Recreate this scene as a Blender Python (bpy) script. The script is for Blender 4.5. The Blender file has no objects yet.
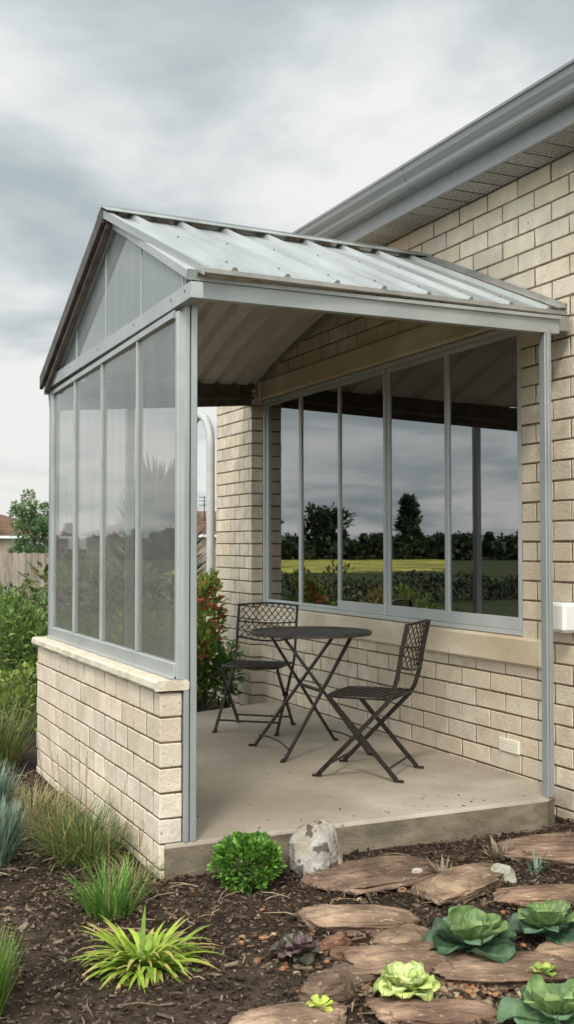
import bpy, math, random
from mathutils import Vector, Matrix, noise
R = math.radians
rng = random.Random(7)
scn = bpy.context.scene
col = scn.collection
V = Vector

# ------------------------------------------------------------------ mesh builder
class MB:
    def __init__(s): s.v = []; s.f = []; s.c = []; s.m = []; s.sm = []
    def add(s, vs, fs, c=(1, 1, 1), mat=0, smooth=False):
        o = len(s.v); s.v.extend([tuple(p) for p in vs])
        for f in fs:
            s.f.append(tuple(i + o for i in f)); s.c.append(c); s.m.append(mat); s.sm.append(smooth)
    def box(s, x0, x1, y0, y1, z0, z1, c=(1, 1, 1), mat=0):
        vs = [(x, y, z) for z in (z0, z1) for y in (y0, y1) for x in (x0, x1)]
        s.add(vs, [(0, 2, 3, 1), (4, 5, 7, 6), (0, 1, 5, 4), (1, 3, 7, 5), (3, 2, 6, 7), (2, 0, 4, 6)], c, mat)
    def cham(s, x0, x1, y0, y1, z0, z1, b=.004, c=(1, 1, 1), mat=0, j=0):
        X = (x0, x1); Y = (y0, y1); Z = (z0, z1); vs = []; ix = {}
        for i in (0, 1):
            for k in (0, 1):
                for l in (0, 1):
                    jx, jy, jz = (rng.uniform(-j, j) for _ in range(3))
                    sx, sy, sz = (1 - 2 * i) * b, (1 - 2 * k) * b, (1 - 2 * l) * b
                    p = (X[i] + jx, Y[k] + jy, Z[l] + jz)
                    ix[i, k, l, 0] = len(vs); vs.append((p[0], p[1] + sy, p[2] + sz))
                    ix[i, k, l, 1] = len(vs); vs.append((p[0] + sx, p[1], p[2] + sz))
                    ix[i, k, l, 2] = len(vs); vs.append((p[0] + sx, p[1] + sy, p[2]))
        fs = []
        for i in (0, 1): fs.append([ix[i, a, b2, 0] for a, b2 in ((0, 0), (1, 0), (1, 1), (0, 1))][::(1 if i else -1)])
        for i in (0, 1): fs.append([ix[a, i, b2, 1] for a, b2 in ((0, 0), (1, 0), (1, 1), (0, 1))][::(-1 if i else 1)])
        for i in (0, 1): fs.append([ix[a, b2, i, 2] for a, b2 in ((0, 0), (1, 0), (1, 1), (0, 1))][::(1 if i else -1)])
        for a in (0, 1):
            for b2 in (0, 1):
                fs.append([ix[0, a, b2, 1], ix[1, a, b2, 1], ix[1, a, b2, 2], ix[0, a, b2, 2]])
                fs.append([ix[a, 0, b2, 0], ix[a, 1, b2, 0], ix[a, 1, b2, 2], ix[a, 0, b2, 2]])
                fs.append([ix[a, b2, 0, 0], ix[a, b2, 1, 0], ix[a, b2, 1, 1], ix[a, b2, 0, 1]])
                for d in (0, 1): fs.append([ix[a, b2, d, 0], ix[a, b2, d, 1], ix[a, b2, d, 2]])
        s.add(vs, fs, c, mat)
    def beam(s, a, b, w, h, up=(0, 0, 1), c=(1, 1, 1), mat=0, ch=0):
        """rectangular bar from a to b, w sideways, h along up"""
        a = V(a); b = V(b); d = (b - a).normalized(); up = V(up); sd = d.cross(up).normalized(); up = sd.cross(d).normalized()
        if ch:
            pr = [(-w/2+ch, -h/2), (w/2-ch, -h/2), (w/2, -h/2+ch), (w/2, h/2-ch), (w/2-ch, h/2), (-w/2+ch, h/2), (-w/2, h/2-ch), (-w/2, -h/2+ch)]
        else: pr = [(-w/2, -h/2), (w/2, -h/2), (w/2, h/2), (-w/2, h/2)]
        n = len(pr)
        vs = [a + sd * x + up * y for x, y in pr] + [b + sd * x + up * y for x, y in pr]
        fs = [tuple(range(n - 1, -1, -1)), tuple(range(n, 2 * n))] + [(i, (i + 1) % n, n + (i + 1) % n, n + i) for i in range(n)]
        s.add(vs, fs, c, mat)
    def tube(s, pts, r, n=8, c=(1, 1, 1), mat=0, cap=True, closed=False):
        pts = [V(p) for p in pts]; rs = r if isinstance(r, (list, tuple)) else [r] * len(pts)
        vs = []; ref = None; N = len(pts)
        for i, p in enumerate(pts):
            if closed: d = (pts[(i + 1) % N] - pts[i - 1]).normalized()
            else: d = (pts[min(i + 1, N - 1)] - pts[max(i - 1, 0)]).normalized()
            if ref is None: ref = V((0, 0, 1)) if abs(d.z) < .9 else V((1, 0, 0))
            x = (ref - d * ref.dot(d)).normalized(); y = d.cross(x); ref = x
            for k in range(n):
                t = 2 * math.pi * k / n; vs.append(p + (x * math.cos(t) + y * math.sin(t)) * rs[i])
        fs = []
        for i in range(N if closed else N - 1):
            i2 = (i + 1) % N
            for k in range(n): fs.append((i*n+k, i*n+(k+1) % n, i2*n+(k+1) % n, i2*n+k))
        s.add(vs, fs, c, mat, True)
        if cap and not closed: s.add(vs[:n], [tuple(range(n - 1, -1, -1))], c, mat); s.add(vs[-n:], [tuple(range(n))], c, mat)
    def prism(s, prof, a, b, c=(1, 1, 1), mat=0):
        """prof: list of offset Vectors, extruded from a to b"""
        n = len(prof); a = V(a); b = V(b)
        vs = [a + V(p) for p in prof] + [b + V(p) for p in prof]
        s.add(vs, [tuple(range(n - 1, -1, -1)), tuple(range(n, 2 * n))] + [(i, (i+1) % n, n+(i+1) % n, n+i) for i in range(n)], c, mat)
    def leaf(s, b, d, up, L, W, c, fold=.25, droop=.15, mat=0):
        d = V(d).normalized(); sd = d.cross(V(up))
        if sd.length < 1e-3: sd = d.cross(V((1, .3, 0)))
        sd.normalize(); u = sd.cross(d)
        b = V(b); m = b + d * L * .5; t = b + d * L - u * L * droop
        l = m + sd * W / 2 + u * W * fold; r = m - sd * W / 2 + u * W * fold
        s.add([b, l, m, r, t], [(0, 2, 1), (0, 3, 2), (1, 2, 4), (2, 3, 4)], c, mat)
    def blade(s, b, ang, L, lean, W, c, curve=1.0, seg=5, mat=0, tipc=None):
        b = V(b); h = V((math.cos(ang), math.sin(ang), 0)); sd = V((-h.y, h.x, 0))
        p = b.copy(); th = lean; pts = [p.copy()]
        for i in range(seg):
            st = L / seg; p = p + (h * math.sin(th) + V((0, 0, 1)) * math.cos(th)) * st; pts.append(p.copy()); th += curve / seg
        for i in range(seg):
            w0 = W * (1 - (i / seg) ** 2) / 2 * (.6 + .4 * min(1, i)); w1 = W * (1 - ((i + 1) / seg) ** 2) / 2
            cc = c if tipc is None or i < seg - 2 else tipc
            s.add([pts[i] - sd * w0, pts[i] + sd * w0, pts[i+1] + sd * w1, pts[i+1] - sd * w1], [(0, 1, 2, 3)], cc, mat)
    def build(s, name, mats, parent=None, smooth=None):
        me = bpy.data.meshes.new(name); me.from_pydata(s.v, [], s.f)
        if not isinstance(mats, (list, tuple)): mats = [mats]
        for m in mats: me.materials.append(m)
        me.polygons.foreach_set('material_index', s.m)
        me.polygons.foreach_set('use_smooth', s.sm if smooth is None else [smooth] * len(s.f))
        at = me.color_attributes.new('Col', 'FLOAT_COLOR', 'CORNER'); data = []
        for f, c in zip(s.f, s.c): data.extend((c[0], c[1], c[2], 1.0) * len(f))
        at.data.foreach_set('color', data); me.update()
        o = bpy.data.objects.new(name, me); col.objects.link(o)
        if parent: o.parent = parent; o.matrix_parent_inverse = parent_inv(parent)
        return o
def parent_inv(p):
    M = Matrix.Identity(4); q = p
    while q is not None:
        M = (Matrix.LocRotScale(q.location, q.rotation_euler, q.scale)) @ (q.matrix_parent_inverse if False else Matrix.Identity(4)) @ M if q.type == 'EMPTY' else M
        q = q.parent
    return M.inverted()
def tag(o, label=None, cat=None, group=None, kind=None):
    if label: o['label'] = label
    if cat: o['category'] = cat
    if group: o['group'] = group
    if kind: o['kind'] = kind
    return o
def empty(name, loc=(0, 0, 0), rz=0):
    o = bpy.data.objects.new(name, None); col.objects.link(o); o.location = loc; o.rotation_euler = (0, 0, rz); o.empty_display_size = .1
    return o
def thing(name, label, cat, loc=(0, 0, 0), rz=0, group=None): return tag(empty(name, loc, rz), label, cat, group)

# ------------------------------------------------------------------ materials
def newmat(name):
    m = bpy.data.materials.new(name); m.use_nodes = True; nt = m.node_tree; nt.nodes.clear()
    out = nt.nodes.new('ShaderNodeOutputMaterial'); bs = nt.nodes.new('ShaderNodeBsdfPrincipled'); nt.links.new(bs.outputs[0], out.inputs[0])
    return m, nt, bs, out
def N(nt, t, **k):
    n = nt.nodes.new(t)
    for a, b in k.items(): setattr(n, a, b)
    return n
def surf(name, c1, c2=None, scale=8, detail=6, rough=.7, metal=0, bump=.3, bscale=60, bdist=.003, attr=False, spots=None, spotscale=120, spotthr=.62, translucent=0, stretch=(1, 1, 1), rough2=None, lo=.35, hi=.65, big=None, bigscale=1.2, spec=.5):
    m, nt, bs, out = newmat(name); L = nt.links.new
    tc = N(nt, 'ShaderNodeTexCoord'); mp = N(nt, 'ShaderNodeMapping'); mp.inputs['Scale'].default_value = stretch; L(tc.outputs['Object'], mp.inputs[0])
    no = N(nt, 'ShaderNodeTexNoise'); no.inputs['Scale'].default_value = scale; no.inputs['Detail'].default_value = detail; L(mp.outputs[0], no.inputs['Vector'])
    rp = N(nt, 'ShaderNodeValToRGB'); rp.color_ramp.elements[0].position = lo; rp.color_ramp.elements[1].position = hi
    rp.color_ramp.elements[0].color = (*c1, 1); rp.color_ramp.elements[1].color = (*(c2 or c1), 1); L(no.outputs['Fac'], rp.inputs[0])
    c = rp.outputs[0]
    def mix(fac, a, b, mode='MIX'):
        x = N(nt, 'ShaderNodeMix', data_type='RGBA', blend_type=mode)
        if isinstance(fac, float): x.inputs[0].default_value = fac
        else: L(fac, x.inputs[0])
        L(a, x.inputs[6])
        if isinstance(b, tuple): x.inputs[7].default_value = (*b, 1)
        else: L(b, x.inputs[7])
        return x.outputs[2]
    if big:
        n3 = N(nt, 'ShaderNodeTexNoise'); n3.inputs['Scale'].default_value = bigscale; n3.inputs['Detail'].default_value = 5; L(tc.outputs['Object'], n3.inputs['Vector'])
        r3 = N(nt, 'ShaderNodeMapRange'); r3.inputs[1].default_value = .42; r3.inputs[2].default_value = .68; L(n3.outputs['Fac'], r3.inputs[0])
        c = mix(r3.outputs[0], c, big)
    if spots:
        n2 = N(nt, 'ShaderNodeTexNoise'); n2.inputs['Scale'].default_value = spotscale; n2.inputs['Detail'].default_value = 3; L(tc.outputs['Object'], n2.inputs['Vector'])
        r2 = N(nt, 'ShaderNodeMapRange'); r2.inputs[1].default_value = spotthr; r2.inputs[2].default_value = spotthr + .06; L(n2.outputs['Fac'], r2.inputs[0])
        c = mix(r2.outputs[0], c, spots)
    if attr:
        at = N(nt, 'ShaderNodeVertexColor', layer_name='Col'); c = mix(1.0, c, at.outputs[0], 'MULTIPLY')
    L(c, bs.inputs['Base Color']); bs.inputs['Roughness'].default_value = rough; bs.inputs['Metallic'].default_value = metal
    bs.inputs['Specular IOR Level'].default_value = spec
    if rough2 is not None:
        mr = N(nt, 'ShaderNodeMapRange'); mr.inputs[1].default_value = .3; mr.inputs[2].default_value = .7; mr.inputs[3].default_value = rough; mr.inputs[4].default_value = rough2
        L(no.outputs['Fac'], mr.inputs[0]); L(mr.outputs[0], bs.inputs['Roughness'])
    if bump:
        nb = N(nt, 'ShaderNodeTexNoise'); nb.inputs['Scale'].default_value = bscale; nb.inputs['Detail'].default_value = 6; L(mp.outputs[0], nb.inputs['Vector'])
        bu = N(nt, 'ShaderNodeBump'); bu.inputs['Strength'].default_value = bump; bu.inputs['Distance'].default_value = bdist; L(nb.outputs['Fac'], bu.inputs['Height']); L(bu.outputs[0], bs.inputs['Normal'])
    if translucent:
        tr = N(nt, 'ShaderNodeBsdfTranslucent'); L(c, tr.inputs[0]); ms = N(nt, 'ShaderNodeMixShader'); ms.inputs[0].default_value = translucent
        L(bs.outputs[0], ms.inputs[1]); L(tr.outputs[0], ms.inputs[2]); L(ms.outputs[0], out.inputs[0])
    return m

M = {}
M['block'] = surf('cream_split_block', (.575, .50, .40), (.725, .645, .53), 9, rough=.9, bump=.75, bscale=55, bdist=.006, attr=True, spots=(.30, .24, .16), spotscale=70, spotthr=.66, big=(.60, .515, .405), bigscale=2.0, spec=.2)
M['mortar'] = surf('dark_mortar', (.115, .085, .057), (.21, .16, .11), 30, rough=.95, bump=.5, spec=.1)
M['band'] = surf('cream_rendered_band', (.60, .52, .40), (.74, .66, .53), 3.5, rough=.9, bump=.35, bscale=40, bdist=.004, spots=(.36, .26, .15), spotscale=50, spotthr=.68, big=(.52, .42, .29), bigscale=1.5, stretch=(1, .5, 2), spec=.2)
M['coping'] = surf('limestone_coping', (.50, .44, .345), (.65, .585, .475), 14, rough=.9, bump=.8, bscale=70, bdist=.006, spots=(.33, .28, .2), spotscale=90, spotthr=.64, spec=.2)
M['concrete'] = surf('weathered_concrete', (.31, .27, .215), (.50, .45, .375), 1.7, 12, rough=.82, bump=.3, bscale=90, bdist=.003, spots=(.19, .155, .115), spotscale=38, spotthr=.66, big=(.29, .245, .19), bigscale=.8, rough2=.6, spec=.3)
M['conc_edge'] = surf('dark_concrete_edge', (.13, .108, .078), (.25, .21, .155), 6, 10, rough=.85, bump=.6, bscale=60, bdist=.005, spots=(.12, .10, .07), spotscale=60, spotthr=.62, stretch=(1, 1, 2.5), spec=.25)  # slab sides, a darker concrete tone than the top
M['galv'] = surf('galvanised_roof_sheet', (.32, .345, .345), (.42, .445, .44), 3.5, 8, rough=.34, rough2=.5, metal=.55, bump=.08, bscale=20, attr=True, spots=(.31, .32, .31), spotscale=25, spotthr=.68, stretch=(1.5, .5, .5))
M['under'] = surf('roof_sheet_underside', (.60, .54, .48), (.72, .65, .58), 4, rough=.55, metal=.1, bump=.05, attr=True)
M['flash'] = surf('weathered_flashing', (.29, .285, .265), (.40, .395, .375), 8, rough=.5, metal=.4, bump=.15, bscale=30)
M['frame'] = surf('pale_grey_metal_frame', (.34, .36, .36), (.41, .43, .425), 5, rough=.42, metal=.25, bump=.06, bscale=30, spots=(.36, .37, .35), spotscale=70, spotthr=.70)
M['post'] = surf('blue_grey_galvanised_post', (.285, .31, .315), (.36, .38, .382), 7, rough=.42, metal=.35, bump=.08, bscale=40, stretch=(1, 1, .3), spots=(.27, .30, .30), spotscale=45, spotthr=.68)
M['rake'] = surf('brown_weathered_rake', (.062, .052, .046), (.12, .10, .086), 10, rough=.6, bump=.2, attr=True)
M['alu'] = surf('window_aluminium', (.50, .53, .53), (.58, .60, .60), 3, rough=.38, metal=.2, bump=.02)
M['gutter'] = surf('grey_painted_gutter', (.20, .21, .215), (.26, .27, .275), 2, rough=.38, metal=.2, bump=.03, stretch=(1, .2, 4))
M['fascia'] = surf('slate_grey_fascia', (.24, .25, .255), (.28, .29, .295), 3, rough=.5, bump=.03)
M['iron'] = surf('dark_bronze_iron', (.026, .021, .018), (.05, .04, .034), 30, rough=.42, metal=.5, bump=.25, bscale=200, bdist=.001)
M['ttop'] = surf('worn_table_slats', (.06, .05, .043), (.12, .10, .088), 14, rough=.5, metal=.3, bump=.2, bscale=120)
M['white'] = surf('white_plastic', (.74, .75, .74), (.80, .80, .79), 4, rough=.4, bump=.02)
M['vent'] = surf('ivory_paint', (.72, .70, .58), (.78, .75, .62), 10, rough=.6, bump=.05)
M['pipe'] = surf('pale_grey_pipe', (.42, .43, .42), (.52, .53, .51), 6, rough=.45, bump=.05)
M['leaf'] = surf('leaf', (.85, .85, .85), (1.12, 1.12, 1.12), 30, rough=.5, bump=0, attr=True, translucent=.3, spec=.35)
M['waxy'] = surf('cabbage_leaf', (.8, .85, .88), (1.15, 1.1, 1.1), 26, rough=.48, bump=.5, bscale=45, bdist=.006, attr=True, translucent=.22, spec=.4)
M['bark'] = surf('bark', (.06, .045, .032), (.13, .10, .075), 20, rough=.9, bump=.6, bscale=50, stretch=(1, 1, .25))
M['soil'] = surf('mulch_bed_soil', (.014, .010, .007), (.05, .034, .023), 22, 8, rough=.95, bump=1, bscale=60, bdist=.02, big=(.085, .062, .044), bigscale=1.3, spec=.15)
M['chip'] = surf('bark_chip', (.7, .7, .7), (1.25, 1.2, 1.15), 60, rough=.85, bump=.5, bscale=120, attr=True, spec=.2, stretch=(1, 1, 1))
M['stone'] = surf('brown_flagstone', (.13, .092, .072), (.38, .285, .22), 9, 14, rough=.88, bump=1.0, bscale=26, bdist=.035, attr=True, spots=(.36, .30, .24), spotscale=34, spotthr=.62, stretch=(.6, 1, 3), spec=.25, big=(.12, .085, .065), bigscale=5)
M['paleston'] = surf('pale_quartz_rock', (.22, .205, .18), (.50, .485, .45), 12, 12, rough=.85, bump=1, bscale=30, bdist=.02, attr=True, spots=(.10, .08, .06), spotscale=14, spotthr=.55, big=(.33, .28, .21), bigscale=9, spec=.3)
M['lawn'] = surf('lawn', (.022, .034, .012), (.05, .06, .022), 3, 10, rough=.95, bump=.8, bscale=25, bdist=.04, big=(.055, .06, .025), bigscale=.2, spec=.1)
M['meadow'] = surf('yellow_meadow', (.34, .31, .06), (.55, .47, .09), .6, 8, rough=.95, bump=.5, bscale=4, bdist=.1, big=(.13, .15, .05), bigscale=.22, spec=.1, spots=(.05, .06, .02), spotscale=.33, spotthr=.56)
M['fence'] = surf('weathered_fence_board', (.25, .205, .175), (.36, .30, .26), 5, rough=.9, bump=.4, attr=True, stretch=(4, 4, .5), spec=.2)
M['tile'] = surf('terracotta_roof_tile', (.14, .085, .062), (.23, .145, .105), 1.5, rough=.85, bump=.3, bscale=6, bdist=.05, attr=True, spec=.2)
M['nwall'] = surf('far_house_wall', (.40, .33, .25), (.46, .39, .31), 1, rough=.9, bump=.1, spec=.2)
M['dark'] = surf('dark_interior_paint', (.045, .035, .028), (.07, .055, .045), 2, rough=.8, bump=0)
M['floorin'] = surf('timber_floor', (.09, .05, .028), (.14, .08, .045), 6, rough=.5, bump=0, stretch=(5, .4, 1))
M['rtile'] = surf('house_roof_tiles', (.09, .085, .08), (.15, .14, .13), 4, rough=.8, bump=.3)

def soffit_mat():
    m, nt, bs, out = newmat('perforated_soffit'); L = nt.links.new
    tc = N(nt, 'ShaderNodeTexCoord'); vo = N(nt, 'ShaderNodeTexVoronoi'); vo.inputs['Scale'].default_value = 48; vo.inputs['Randomness'].default_value = .15
    L(tc.outputs['Object'], vo.inputs['Vector'])
    r = N(nt, 'ShaderNodeMapRange'); r.inputs[1].default_value = .36; r.inputs[2].default_value = .46; L(vo.outputs['Distance'], r.inputs[0])
    at = N(nt, 'ShaderNodeVertexColor', layer_name='Col')
    mx = N(nt, 'ShaderNodeMix', data_type='RGBA'); L(r.outputs[0], mx.inputs[0]); mx.inputs[6].default_value = (.09, .08, .07, 1); L(at.outputs[0], mx.inputs[7]); L(mx.outputs[2], bs.inputs['Base Color'])
    bs.inputs['Roughness'].default_value = .6
    return m
M['soffit'] = soffit_mat()
def glass_window():
    m, nt, bs, out = newmat('reflective_window_glass'); L = nt.links.new
    nt.nodes.remove(bs)
    gl = N(nt, 'ShaderNodeBsdfGlossy'); gl.inputs['Color'].default_value = (.95, .97, 1, 1); gl.inputs['Roughness'].default_value = .0
    tr = N(nt, 'ShaderNodeBsdfTransparent'); tr.inputs[0].default_value = (.42, .40, .37, 1)
    lw0 = N(nt, 'ShaderNodeLayerWeight'); lw = N(nt, 'ShaderNodeMath', operation='POWER'); L(lw0.outputs['Facing'], lw.inputs[0]); lw.inputs[1].default_value = 5
    mr = N(nt, 'ShaderNodeMapRange'); mr.inputs[1].default_value = 0; mr.inputs[2].default_value = 1; mr.inputs[3].default_value = GLR; mr.inputs[4].default_value = 1; L(lw.outputs[0], mr.inputs[0])
    tc = N(nt, 'ShaderNodeTexCoord'); nb = N(nt, 'ShaderNodeTexNoise'); nb.inputs['Scale'].default_value = 1.3; L(tc.outputs['Object'], nb.inputs['Vector'])
    bu = N(nt, 'ShaderNodeBump'); bu.inputs['Strength'].default_value = .12; bu.inputs['Distance'].default_value = .004; L(nb.outputs['Fac'], bu.inputs['Height']); L(bu.outputs[0], gl.inputs['Normal'])
    ms = N(nt, 'ShaderNodeMixShader'); L(mr.outputs[0], ms.inputs[0]); L(tr.outputs[0], ms.inputs[1]); L(gl.outputs[0], ms.inputs[2]); L(ms.outputs[0], out.inputs[0])
    return m
GLR = .33
M['glass'] = glass_window()
def screen_mat(name, dif, op, gl0):
    m, nt, bs, out = newmat(name); L = nt.links.new; nt.nodes.remove(bs)
    df = N(nt, 'ShaderNodeBsdfDiffuse'); df.inputs[0].default_value = (*dif, 1)
    tr = N(nt, 'ShaderNodeBsdfTransparent'); tr.inputs[0].default_value = (.84, .84, .825, 1)
    tc = N(nt, 'ShaderNodeTexCoord'); mp = N(nt, 'ShaderNodeMapping'); mp.inputs['Scale'].default_value = (1, 5, .5); L(tc.outputs['Object'], mp.inputs[0])
    nz = N(nt, 'ShaderNodeTexNoise'); nz.inputs['Scale'].default_value = 3; L(mp.outputs[0], nz.inputs['Vector'])
    mr = N(nt, 'ShaderNodeMapRange'); mr.inputs[1].default_value = .3; mr.inputs[2].default_value = .7; mr.inputs[3].default_value = op - .05; mr.inputs[4].default_value = op + .05; L(nz.outputs['Fac'], mr.inputs[0])
    m1 = N(nt, 'ShaderNodeMixShader'); L(mr.outputs[0], m1.inputs[0]); L(tr.outputs[0], m1.inputs[1]); L(df.outputs[0], m1.inputs[2])
    gl = N(nt, 'ShaderNodeBsdfGlossy'); gl.inputs['Roughness'].default_value = .012; gl.inputs[0].default_value = (.95, .97, .97, 1)
    fr0 = N(nt, 'ShaderNodeLayerWeight'); fr = N(nt, 'ShaderNodeMath', operation='POWER'); L(fr0.outputs['Facing'], fr.inputs[0]); fr.inputs[1].default_value = 5
    m2r = N(nt, 'ShaderNodeMapRange'); m2r.inputs[3].default_value = gl0; m2r.inputs[4].default_value = .9; L(fr.outputs[0], m2r.inputs[0])
    m2 = N(nt, 'ShaderNodeMixShader'); L(m2r.outputs[0], m2.inputs[0]); L(m1.outputs[0], m2.inputs[1]); L(gl.outputs[0], m2.inputs[2]); L(m2.outputs[0], out.inputs[0])
    return m
M['screen'] = screen_mat('grey_insect_screen', (.33, .33, .318), .27, .05)
M['gscreen'] = screen_mat('frosted_gable_panel', (.27, .295, .295), .82, .04)

# ------------------------------------------------------------------ setting
def sheet(name, x0, x1, y0, y1, z, mat, nx=1, ny=1, amp=0):
    mb = MB(); vs = []
    for j in range(ny + 1):
        for i in range(nx + 1):
            x = x0 + (x1 - x0) * i / nx; y = y0 + (y1 - y0) * j / ny
            h = amp * noise.noise(V((x * 1.7, y * 1.7, 0))) if amp else 0
            vs.append((x, y, z + h))
    mb.add(vs, [(j*(nx+1)+i, j*(nx+1)+i+1, (j+1)*(nx+1)+i+1, (j+1)*(nx+1)+i) for j in range(ny) for i in range(nx)], smooth=True)
    return tag(mb.build(name, mat), kind='structure')
sheet('ground', -400, 400, -150, 700, -.03, M['lawn'])
mb = MB(); mb.add([(-28, 55, -.02), (-15, 55, -.02), (-38, 112, -.02), (-66, 112, -.02)], [(0, 1, 2, 3)]); tag(mb.build('meadow', M['meadow']), kind='structure')
sheet('garden_soil', -3, 3.9, 1.2, 13.5, 0, M['soil'], 60, 100, .018)

# patio slab: top at .15
sl = MB()
outl = [(1.507, 4.503), (3.55, 4.520), (3.625, 4.56), (3.66, 4.62), (3.675, 4.72), (3.752, 4.80), (3.752, 8.33), (2.94, 8.02), (1.60, 7.50), (1.60, 5.0), (1.592, 4.62), (1.507, 4.618)]
# simple convex-ish outline with rounded top edge
def ring(z, ins):
    c = V((2.6, 6.2, 0)); r = []
    for x, y in outl:
        d = (c - V((x, y, 0))).normalized() * ins; r.append((x + d.x, y + d.y, z))
    return r
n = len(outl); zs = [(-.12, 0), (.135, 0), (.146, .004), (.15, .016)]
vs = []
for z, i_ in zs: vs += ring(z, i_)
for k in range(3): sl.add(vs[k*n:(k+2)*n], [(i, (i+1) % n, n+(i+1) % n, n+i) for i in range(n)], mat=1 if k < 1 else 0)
sl.add(vs[3*n:], [tuple(range(n))])
tag(sl.build('patio', [M['concrete'], M['conc_edge']]), kind='structure')

# ------------------------------------------------------------------ brick house
house = thing('brick_house', 'cream block house with long reflective sliding windows and grey gutter', 'house')
CH = .1085
def tint(): 
    k = rng.uniform(.88, 1.06); w = rng.uniform(-.012, .03); return (k * (1 + w), k, k * (1 - w * 1.5))
def courses(mb, axis, f, depth, s0, s1, z0, z1, L, openings, j=.0016, gap=.0105, off=0, dirn=-1):
    """courses of blocks whose face lies at coordinate f on `axis`, running along the other one"""
    k = 0; z = z0
    while z < z1 - .01:
        zt = min(z + CH, z1); iv = [(s0, s1)]
        for (a, b, c, d) in openings:
            if z + CH * .5 > c and z + CH * .5 < d:
                ni = []
                for p, q in iv:
                    if b <= p or a >= q: ni.append((p, q)); continue
                    if a > p: ni.append((p, a))
                    if b < q: ni.append((b, q))
                iv = ni
        for p, q in iv:
            s = math.floor((p - off) / L) * L + off + (L / 2 if k % 2 else 0)
            if s > p: s -= L
            s += 0
            while s < q - .005:
                e = s + L + rng.uniform(-.004, .004); a = max(s, p); b = min(s + L, q)
                if b - a > .03:
                    c = tint(); jj = rng.uniform(-.002, .002)
                    if axis == 'x': mb.cham(f + jj, f + depth, a + gap / 2, b - gap / 2, z + gap / 2, zt - gap / 2, .003, c, 0, j)
                    else: mb.cham(a + gap / 2, b - gap / 2, f + jj, f + depth, z + gap / 2, zt - gap / 2, .003, c, 0, j)
                s += L
        z += CH; k += 1
WX = 3.76; WY0, WY1, WZ0, WZ1 = 5.0, 8.66, .93, 2.70
hw = MB()
courses(hw, 'x', WX, .05, 1.2, 8.66, -.06, 3.53, .295, [(WY0, 8.70, .90, 2.70), (4.80, 8.66, .772, .93), (4.99, 8.66, 2.70, 2.865)])
for y0, y1, z0, z1 in ((1.2, 5.0, -.1, 3.54), (8.66, 9.55, -.1, 3.54), (5.0, 8.66, -.1, .93), (5.0, 8.66, 2.70, 3.54)):
    hw.box(WX + .0045, WX + .2, y0, y1, z0, z1, mat=1)
hw.box(WX + .2, 12, 9.30, 9.5, -.1, 3.54, mat=1); hw.box(WX + .2, 12, 1.2, 1.4, -.1, 3.54, mat=1)
hw.build('wall', [M['block'], M['mortar']], house)
pm = MB()
courses(pm, 'x', 3.66, .105, 8.648, 9.50, -.06, 2.80, .21, [])
pm.box(3.6645, 3.772, 8.655, 9.49, -.1, 2.795, mat=1)
k = 0; z = -.06
pm.build('pier', [M['block'], M['mortar']], house)
lb = MB(); lb.cham(3.728, 3.80, 4.99, 8.655, 2.705, 2.862, .012, j=.002)
lb.cham(3.705, 3.80, 8.60, 8.76, 2.70, 2.868, .016, j=.003); lb.build('lintel', M['band'], house)
sb = MB(); sb.cham(3.722, 3.80, 4.795, 6.4, .772, .925, .012, j=.002); sb.cham(3.724, 3.80, 6.404, 8.655, .772, .925, .012, j=.002); sb.build('sill', M['band'], house)

# windows: three sashes, five panes
win = MB()
def frame_rect(mb, y0, y1, z0, z1, w, x0, x1, c=(1, 1, 1)):
    mb.cham(x0, x1, y0, y1, z0, z0 + w, .003, c); mb.cham(x0, x1, y0, y1, z1 - w, z1, .003, c)
    mb.cham(x0 + .002, x1 - .002, y0, y0 + w, z0 + w, z1 - w, .003, c); mb.cham(x0 + .002, x1 - .002, y1 - w, y1, z0 + w, z1 - w, .003, c)
frame_rect(win, 5.0, 8.655, .93, 2.70, .028, 3.765, 3.86)
wf = win.build('window', M['alu'], house)
wf['label'] = 'long run of five reflective panes in pale aluminium frames'
# (y0,y1, x plane)
panes = [(7.955, 8.627, 3.80), (7.27, 7.955, 3.80), (6.555, 7.27, 3.788), (5.80, 6.555, 3.80), (5.028, 5.80, 3.788)]
for a, b, x in panes:
    fr = MB(); big = .038
    frame_rect(fr, a + .001, b - .001, .96, 2.67, big * (.6 if x == 3.80 and a > 7 else .8), x - .012, x + .022)
    if x < 3.79 or (a < 6 and x == 3.8): fr.cham(x - .015, x + .02, a + .004, b - .004, .959, 1.03, .003)
    s = fr.build('sash', M['alu'], wf)
    g = MB(); g.box(x + .002, x + .008, a + .02, b - .02, .985, 2.645); g.build('pane', M['glass'], wf)
# dark room behind
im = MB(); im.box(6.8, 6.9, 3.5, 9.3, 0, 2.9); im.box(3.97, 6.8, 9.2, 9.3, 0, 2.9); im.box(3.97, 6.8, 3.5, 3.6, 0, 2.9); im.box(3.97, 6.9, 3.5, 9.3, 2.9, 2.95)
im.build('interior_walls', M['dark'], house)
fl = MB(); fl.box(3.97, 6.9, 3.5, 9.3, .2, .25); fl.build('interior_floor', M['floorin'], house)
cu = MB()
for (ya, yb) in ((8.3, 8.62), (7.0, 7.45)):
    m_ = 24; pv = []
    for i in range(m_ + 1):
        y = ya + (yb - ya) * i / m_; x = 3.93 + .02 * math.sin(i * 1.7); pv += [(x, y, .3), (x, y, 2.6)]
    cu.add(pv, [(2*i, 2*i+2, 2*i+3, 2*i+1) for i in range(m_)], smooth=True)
cu.build('curtain', M['dark'], house)

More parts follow.
